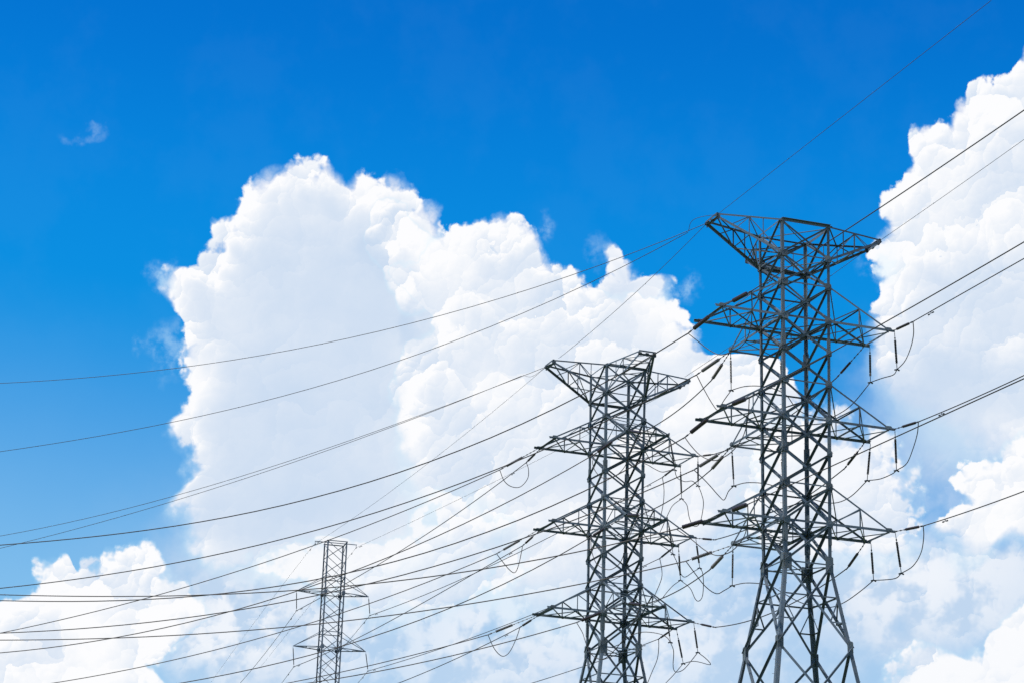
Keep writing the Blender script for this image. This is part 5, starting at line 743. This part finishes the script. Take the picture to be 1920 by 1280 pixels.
['wavy jumper cable under the middle right arm of the middle pylon',0.028,[[11.793,150.731,36.086],[11.875,150.965,36.011],[11.958,151.198,35.936],[12.04,151.431,35.861],[12.119,151.664,35.786],[12.192,151.897,35.71],[12.254,152.132,35.629],[12.308,152.369,35.542],[12.36,152.605,35.458],[12.415,152.839,35.382],[12.481,153.067,35.323],[12.554,153.291,35.273],[12.632,153.514,35.228],[12.716,153.733,35.198],[12.809,153.943,35.193],[12.914,154.141,35.222],[13.037,154.325,35.298],[13.176,154.494,35.416],[13.322,154.657,35.554],[13.465,154.819,35.695],[13.596,154.986,35.818],[13.713,155.16,35.922],[13.822,155.336,36.02],[13.926,155.513,36.115],[14.029,155.691,36.208],[14.135,155.868,36.304]]],
['wavy jumper cable under the lower right arm of the middle pylon',0.028,[[11.674,150.841,29.881],[11.738,151.016,29.793],[11.805,151.189,29.71],[11.871,151.363,29.625],[11.928,151.54,29.53],[11.972,151.723,29.418],[11.996,151.915,29.277],[12.004,152.115,29.112],[12.006,152.317,28.941],[12.008,152.515,28.784],[12.02,152.702,28.658],[12.041,152.878,28.569],[12.064,153.045,28.502],[12.091,153.207,28.454],[12.124,153.364,28.419],[12.163,153.519,28.392],[12.208,153.671,28.373],[12.256,153.819,28.365],[12.311,153.964,28.369],[12.374,154.105,28.385],[12.447,154.241,28.412],[12.533,154.375,28.45],[12.629,154.505,28.497],[12.734,154.631,28.558],[12.842,154.751,28.633],[12.95,154.867,28.726],[13.06,154.974,28.843],[13.175,155.073,28.983],[13.291,155.169,29.135],[13.407,155.263,29.291],[13.518,155.36,29.44],[13.624,155.458,29.584],[13.728,155.557,29.727],[13.83,155.655,29.871],[13.931,155.753,30.014],[14.033,155.852,30.158]]],
['looped jumper cable right of the upper right arm of the middle pylon',0.028,[[13.029,158.897,42.196],[13.109,158.847,42.094],[13.192,158.794,41.999],[13.274,158.742,41.9],[13.348,158.694,41.79],[13.41,158.653,41.658],[13.453,158.622,41.495],[13.481,158.6,41.308],[13.503,158.581,41.11],[13.527,158.561,40.916],[13.564,158.535,40.739],[13.614,158.507,40.568],[13.669,158.479,40.396],[13.731,158.448,40.236],[13.798,158.407,40.104],[13.869,158.351,40.016],[13.951,158.283,39.966],[14.044,158.206,39.946],[14.139,158.117,39.96],[14.227,158.013,40.017],[14.3,157.894,40.123],[14.361,157.75,40.304],[14.414,157.583,40.556],[14.457,157.405,40.839],[14.485,157.23,41.114],[14.493,157.07,41.341],[14.476,156.929,41.515],[14.438,156.795,41.663],[14.386,156.668,41.792],[14.328,156.546,41.908],[14.273,156.425,42.018],[14.219,156.308,42.117],[14.162,156.196,42.201],[14.103,156.087,42.277],[14.043,155.978,42.351],[13.984,155.868,42.429]]],
['looped jumper cable right of the middle right arm of the middle pylon',0.028,[[12.997,158.861,36.001],[13.141,158.819,35.88],[13.291,158.775,35.761],[13.438,158.732,35.641],[13.574,158.691,35.516],[13.69,158.652,35.383],[13.783,158.62,35.229],[13.858,158.594,35.059],[13.92,158.567,34.887],[13.977,158.536,34.732],[14.034,158.495,34.607],[14.089,158.443,34.514],[14.14,158.384,34.442],[14.187,158.318,34.391],[14.233,158.245,34.36],[14.279,158.166,34.35],[14.329,158.08,34.36],[14.381,157.988,34.39],[14.43,157.888,34.44],[14.473,157.781,34.514],[14.504,157.667,34.611],[14.522,157.54,34.745],[14.53,157.401,34.915],[14.53,157.256,35.102],[14.524,157.112,35.288],[14.513,156.975,35.453],[14.496,156.843,35.602],[14.473,156.713,35.748],[14.444,156.585,35.884],[14.41,156.463,36.004],[14.374,156.348,36.102],[14.332,156.242,36.171],[14.285,156.145,36.215],[14.235,156.053,36.244],[14.184,155.961,36.27],[14.135,155.868,36.304]]],
['looped jumper cable right of the lower right arm of the middle pylon',0.028,[[13.236,158.791,29.84],[13.353,158.689,29.861],[13.472,158.587,29.884],[13.589,158.485,29.906],[13.704,158.386,29.922],[13.812,158.289,29.928],[13.908,158.197,29.922],[13.994,158.107,29.908],[14.078,158.02,29.886],[14.169,157.934,29.859],[14.275,157.85,29.827],[14.41,157.77,29.785],[14.567,157.693,29.731],[14.727,157.617,29.674],[14.869,157.54,29.624],[14.972,157.457,29.589],[15.033,157.369,29.569],[15.065,157.277,29.559],[15.075,157.183,29.558],[15.065,157.086,29.567],[15.042,156.985,29.586],[15.002,156.881,29.616],[14.942,156.772,29.659],[14.867,156.661,29.71],[14.779,156.548,29.766],[14.681,156.435,29.823],[14.57,156.32,29.884],[14.443,156.204,29.95],[14.306,156.086,30.019],[14.168,155.969,30.089],[14.033,155.852,30.158]]],
["jumper cable falling left from the middle pylon's upper inner hanging insulator",0.028,[[13.029,158.897,42.196],[12.897,158.894,42.094],[12.761,158.891,41.992],[12.626,158.887,41.891],[12.502,158.885,41.787],[12.396,158.883,41.68],[12.315,158.881,41.574],[12.254,158.878,41.472],[12.202,158.877,41.365],[12.149,158.88,41.243],[12.085,158.891,41.1],[12.006,158.913,40.921],[11.919,158.945,40.713],[11.83,158.98,40.494],[11.745,159.012,40.285],[11.67,159.035,40.103],[11.607,159.047,39.956],[11.552,159.052,39.83],[11.501,159.052,39.717],[11.452,159.052,39.606],[11.401,159.053,39.489]]],
["jumper cable falling left from the middle pylon's middle inner hanging insulator",0.028,[[12.997,158.861,36.001],[12.886,158.852,35.917],[12.773,158.842,35.835],[12.661,158.833,35.753],[12.552,158.824,35.666],[12.448,158.818,35.574],[12.348,158.814,35.473],[12.251,158.813,35.366],[12.158,158.813,35.255],[12.068,158.812,35.145],[11.982,158.81,35.038],[11.902,158.808,34.935],[11.83,158.805,34.831],[11.759,158.802,34.729],[11.683,158.797,34.633],[11.593,158.789,34.544],[11.488,158.779,34.464],[11.372,158.765,34.393],[11.25,158.751,34.326],[11.126,158.736,34.26],[11.005,158.721,34.192]]],
["jumper cable falling left from the middle pylon's lower inner hanging insulator",0.028,[[13.236,158.791,29.84],[13.105,158.795,29.679],[12.974,158.799,29.516],[12.843,158.804,29.354],[12.713,158.807,29.195],[12.585,158.808,29.043],[12.458,158.807,28.898],[12.331,158.803,28.759],[12.206,158.799,28.624],[12.085,158.794,28.491],[11.97,158.788,28.359],[11.863,158.782,28.228],[11.763,158.776,28.099],[11.666,158.768,27.972],[11.57,158.761,27.845],[11.472,158.754,27.717]]],
['long thin jumper cable dropping from the upper right arm of the middle pylon',0.028,[[11.703,160.577,44.233],[11.732,160.591,44.056],[11.765,160.604,43.88],[11.796,160.618,43.704],[11.821,160.633,43.525],[11.838,160.649,43.342],[11.846,160.668,43.152],[11.847,160.688,42.957],[11.841,160.709,42.759],[11.831,160.729,42.563],[11.816,160.748,42.373],[11.795,160.764,42.19],[11.767,160.779,42.011],[11.735,160.793,41.835],[11.702,160.807,41.658],[11.671,160.822,41.478],[11.642,160.839,41.294],[11.613,160.856,41.108],[11.584,160.873,40.921],[11.556,160.891,40.734],[11.527,160.908,40.547]]],
['long thin jumper cable dropping from the middle right arm of the middle pylon',0.028,[[11.564,160.477,37.956],[11.602,160.492,37.779],[11.643,160.507,37.599],[11.683,160.522,37.42],[11.716,160.534,37.248],[11.737,160.544,37.085],[11.75,160.547,36.941],[11.756,160.545,36.812],[11.753,160.543,36.686],[11.737,160.543,36.552],[11.706,160.549,36.398],[11.651,160.566,36.214],[11.576,160.59,36.008],[11.491,160.616,35.795],[11.405,160.64,35.587],[11.328,160.658,35.4],[11.262,160.667,35.237],[11.2,160.672,35.089],[11.14,160.674,34.949],[11.081,160.675,34.812],[11.021,160.677,34.67]]],
['long thin jumper cable dropping from the lower right arm of the middle pylon',0.028,[[11.551,160.451,31.891],[11.554,160.453,31.751],[11.56,160.454,31.613],[11.564,160.456,31.473],[11.565,160.459,31.33],[11.56,160.464,31.181],[11.55,160.471,31.025],[11.539,160.48,30.865],[11.522,160.49,30.701],[11.495,160.502,30.531],[11.455,160.515,30.357],[11.397,160.53,30.177],[11.325,160.547,29.99],[11.243,160.566,29.8],[11.16,160.585,29.608],[11.081,160.605,29.415],[11.006,160.624,29.222],[10.932,160.644,29.027],[10.857,160.665,28.83],[10.783,160.685,28.634],[10.708,160.706,28.438]]],
['arched jumper cable passing behind the middle pylon at its upper arms',0.028,[[11.843,150.64,42.172],[11.791,150.805,42.207],[11.743,150.97,42.244],[11.693,151.135,42.281],[11.636,151.3,42.314],[11.566,151.468,42.343],[11.48,151.639,42.361],[11.382,151.813,42.368],[11.277,151.988,42.376],[11.167,152.158,42.394],[11.059,152.322,42.435],[10.947,152.477,42.502],[10.83,152.625,42.589],[10.712,152.769,42.689],[10.598,152.912,42.791],[10.493,153.057,42.888],[10.408,153.204,42.979],[10.337,153.351,43.071],[10.267,153.497,43.162],[10.185,153.644,43.255],[10.076,153.789,43.349],[9.934,153.935,43.445],[9.767,154.08,43.542],[9.587,154.224,43.64],[9.403,154.369,43.738],[9.226,154.513,43.836]]],
['arched jumper cable passing behind the middle pylon at its middle arms',0.028,[[11.793,150.731,36.086],[11.718,150.914,36.203],[11.645,151.096,36.321],[11.571,151.279,36.438],[11.493,151.462,36.553],[11.409,151.646,36.664],[11.319,151.831,36.773],[11.226,152.017,36.882],[11.128,152.203,36.987],[11.022,152.392,37.085],[10.908,152.585,37.171],[10.785,152.781,37.245],[10.654,152.982,37.309],[10.516,153.184,37.365],[10.37,153.389,37.414],[10.216,153.596,37.458],[10.051,153.805,37.495],[9.874,154.016,37.523],[9.692,154.23,37.547],[9.508,154.444,37.569],[9.327,154.657,37.594]]],
['arched jumper cable passing behind the middle pylon at its lower arms',0.028,[[11.674,150.841,29.881],[11.636,150.959,29.97],[11.602,151.077,30.061],[11.566,151.194,30.15],[11.52,151.313,30.237],[11.457,151.433,30.32],[11.381,151.554,30.4],[11.296,151.676,30.478],[11.197,151.799,30.552],[11.081,151.924,30.62],[10.942,152.051,30.681],[10.769,152.18,30.737],[10.565,152.31,30.79],[10.347,152.443,30.835],[10.133,152.579,30.868],[9.939,152.72,30.887],[9.769,152.867,30.89],[9.609,153.017,30.882],[9.458,153.171,30.86],[9.311,153.33,30.826],[9.165,153.493,30.779],[9.018,153.664,30.709],[8.873,153.842,30.616],[8.732,154.022,30.515],[8.597,154.201,30.421],[8.47,154.372,30.348],[8.354,154.535,30.301],[8.249,154.693,30.271],[8.148,154.847,30.249],[8.049,155.001,30.23],[7.948,155.156,30.207]]],
["jumper cable looping across the middle pylon's body under its upper front arm",0.028,[[6.167,150.291,43.053],[6.124,150.243,42.922],[6.075,150.195,42.792],[6.028,150.146,42.662],[5.994,150.098,42.529],[5.981,150.052,42.394],[5.99,150.007,42.252],[6.015,149.964,42.105],[6.055,149.922,41.957],[6.108,149.878,41.813],[6.174,149.83,41.679],[6.254,149.782,41.549],[6.35,149.734,41.419],[6.458,149.682,41.298],[6.575,149.624,41.195],[6.698,149.557,41.121],[6.832,149.481,41.077],[6.98,149.396,41.057],[7.133,149.304,41.058],[7.284,149.207,41.075],[7.424,149.106,41.105],[7.556,148.999,41.15],[7.683,148.887,41.214],[7.805,148.77,41.291],[7.918,148.649,41.379],[8.021,148.527,41.474],[8.107,148.402,41.575],[8.181,148.275,41.683],[8.247,148.144,41.802],[8.312,148.009,41.933],[8.382,147.869,42.081],[8.456,147.72,42.256],[8.531,147.562,42.457],[8.607,147.402,42.665],[8.685,147.245,42.865],[8.765,147.097,43.036],[8.848,146.96,43.174],[8.934,146.83,43.29],[9.022,146.704,43.394],[9.109,146.58,43.494],[9.197,146.453,43.601]]],
["jumper cable looping across the middle pylon's body under its middle front arm",0.028,[[5.985,150.14,36.971],[5.991,150.105,36.78],[5.991,150.07,36.59],[5.994,150.035,36.4],[6.006,150.001,36.209],[6.035,149.966,36.017],[6.081,149.935,35.816],[6.139,149.907,35.605],[6.209,149.878,35.398],[6.29,149.844,35.206],[6.382,149.8,35.044],[6.49,149.746,34.911],[6.616,149.685,34.8],[6.749,149.618,34.709],[6.882,149.544,34.635],[7.005,149.466,34.576],[7.117,149.383,34.532],[7.225,149.295,34.504],[7.329,149.201,34.493],[7.432,149.101,34.5],[7.535,148.994,34.529],[7.64,148.882,34.572],[7.746,148.766,34.628],[7.849,148.642,34.708],[7.95,148.508,34.818],[8.045,148.36,34.97],[8.128,148.196,35.172],[8.201,148.016,35.421],[8.273,147.827,35.698],[8.352,147.634,35.988],[8.446,147.442,36.274],[8.56,147.25,36.559],[8.688,147.056,36.853],[8.824,146.859,37.152],[8.961,146.662,37.454],[9.095,146.466,37.752]]],
["jumper cable looping across the middle pylon's body under its lower front arm",0.028,[[5.139,150.802,31.032],[5.225,150.741,30.879],[5.315,150.68,30.723],[5.403,150.619,30.569],[5.483,150.556,30.419],[5.551,150.491,30.277],[5.598,150.421,30.15],[5.629,150.346,30.036],[5.655,150.271,29.923],[5.686,150.199,29.802],[5.734,150.134,29.659],[5.796,150.081,29.48],[5.864,150.036,29.275],[5.944,149.994,29.063],[6.037,149.947,28.865],[6.148,149.889,28.703],[6.281,149.821,28.569],[6.434,149.749,28.448],[6.601,149.668,28.353],[6.772,149.575,28.295],[6.941,149.465,28.287],[7.109,149.336,28.337],[7.281,149.191,28.438],[7.456,149.034,28.576],[7.629,148.868,28.738],[7.801,148.698,28.912],[7.971,148.524,29.101],[8.141,148.342,29.311],[8.31,148.154,29.541],[8.475,147.961,29.788],[8.636,147.762,30.049],[8.79,147.557,30.331],[8.939,147.345,30.635],[9.085,147.128,30.952],[9.231,146.91,31.272],[9.378,146.694,31.585]]],
['small earth wire loop at the left peak of the nearest pylon',0.0154,[[11.945,121.641,50.098],[11.831,121.747,50.125],[11.719,121.851,50.153],[11.606,121.956,50.18],[11.492,122.062,50.204],[11.377,122.169,50.223],[11.256,122.279,50.236],[11.128,122.39,50.245],[11.003,122.502,50.25],[10.887,122.615,50.252],[10.789,122.729,50.251],[10.712,122.844,50.249],[10.65,122.958,50.246],[10.599,123.075,50.239],[10.557,123.194,50.223],[10.521,123.317,50.196],[10.495,123.445,50.152],[10.479,123.578,50.095],[10.47,123.713,50.03],[10.463,123.849,49.963],[10.453,123.983,49.9]]],
['small earth wire loop under the left peak of the middle pylon',0.0112,[[2.573,153.69,50.473],[2.382,153.782,50.345],[2.183,153.876,50.208],[1.989,153.969,50.075],[1.809,154.056,49.962],[1.654,154.131,49.883],[1.529,154.192,49.845],[1.427,154.244,49.839],[1.341,154.288,49.853],[1.263,154.329,49.877],[1.186,154.371,49.9],[1.113,154.412,49.925],[1.049,154.45,49.958],[0.989,154.487,49.996],[0.93,154.523,50.035],[0.869,154.56,50.072]]],
]

def unit(v): return Vector(v).normalized()
for kind, label, p0, p1, f0, f1, r in STRINGS:
    p0, p1 = Vector(p0), Vector(p1); L = (p1-p0).length; d = (p1-p0)/L
    T = empty('tension_insulator' if kind == 't' else 'suspension_insulator', p0)
    tag(T, label, 'insulator', 'tension insulator strings' if kind == 't' else 'hanging insulator strings')
    a, b = d*(L*f0), d*(L*f1)
    n = max(6, int((b-a).length/0.09))
    pts, rr = [], []
    for i in range(n):
        for s_, k in ((0.06, .78), (0.26, 1.05), (0.66, 1.0), (0.86, .78)):
            pts.append(a.lerp(b, (i+s_)/n)); rr.append(r*k)
    pm = GLASSY if ('grey' in label or 'long ribbed' in label) else PORC
    build('disc_stack', tube(pts, rr, 12), pm, T, False)
    # hardware: shackle links with little knuckles, then the clamp
    lk = [tube([Vector((0, 0, 0)), a], 0.020 if r > .05 else .012, 6)]
    m = max(1, int(a.length/0.30))
    for i in range(1, m+1):
        c = a*(i/(m+0.3)); lk.append(tube([c - d*.05, c + d*.05], 0.042 if r > .05 else .02, 6))
    build('link', join(*lk), FIT, T)
    e = d*L
    if kind == 't':
        build('strain_clamp', join(tube([b, e], 0.022, 6), tube([b.lerp(e, .45), b.lerp(e, .8)], 0.048, 8), tube([e - d*.10, e + d*.16], 0.034, 8)), FIT, T)
    else:
        s = 1.0 if r > .05 else .55
        hx = unit((1, .3, 0))
        build('jumper_clamp', join(tube([b, e + Vector((0, 0, .02))], 0.02*s + .004, 6), tube([e - hx*.16*s + Vector((0, 0, -.05*s)), e + Vector((0, 0, .01)), e + hx*.16*s + Vector((0, 0, -.05*s))], 0.05*s, 8)), FIT, T)
for label, group, r, pts, damp in WIRES:
    c0 = Vector(pts[0])
    w = build('earth_wire' if group == 'earth wires' else 'conductor_wire', tube([Vector(p)-c0 for p in pts], r, 6), WIREM)
    w.location = c0
    tag(w, label, 'power line' if group != 'earth wires' else 'earth wire', group)
    for q, dr in damp:
        q, dr = Vector(q)-c0, Vector(dr); s = .75 if Vector(pts[0]).length > 150 else 1.0
        dn = Vector((0, 0, -.13*s)); h = dr*.26*s
        build('vibration_damper', join(tube([q, q + dn], .025*s, 5), tube([q + dn - h, q + dn + h], .014*s, 5),
              tube([q + dn - h*1.2, q + dn - h*.65], .045*s, 7), tube([q + dn + h*.65, q + dn + h*1.2], .045*s, 7)), FIT, w)
for label, r, pts in JUMPERS:
    c0 = Vector(pts[0])
    w = build('jumper_cable', tube([Vector(p)-c0 for p in pts], r, 6), WIREM, None, True)
    w.location = c0
    tag(w, label, 'cable', 'jumper cables')
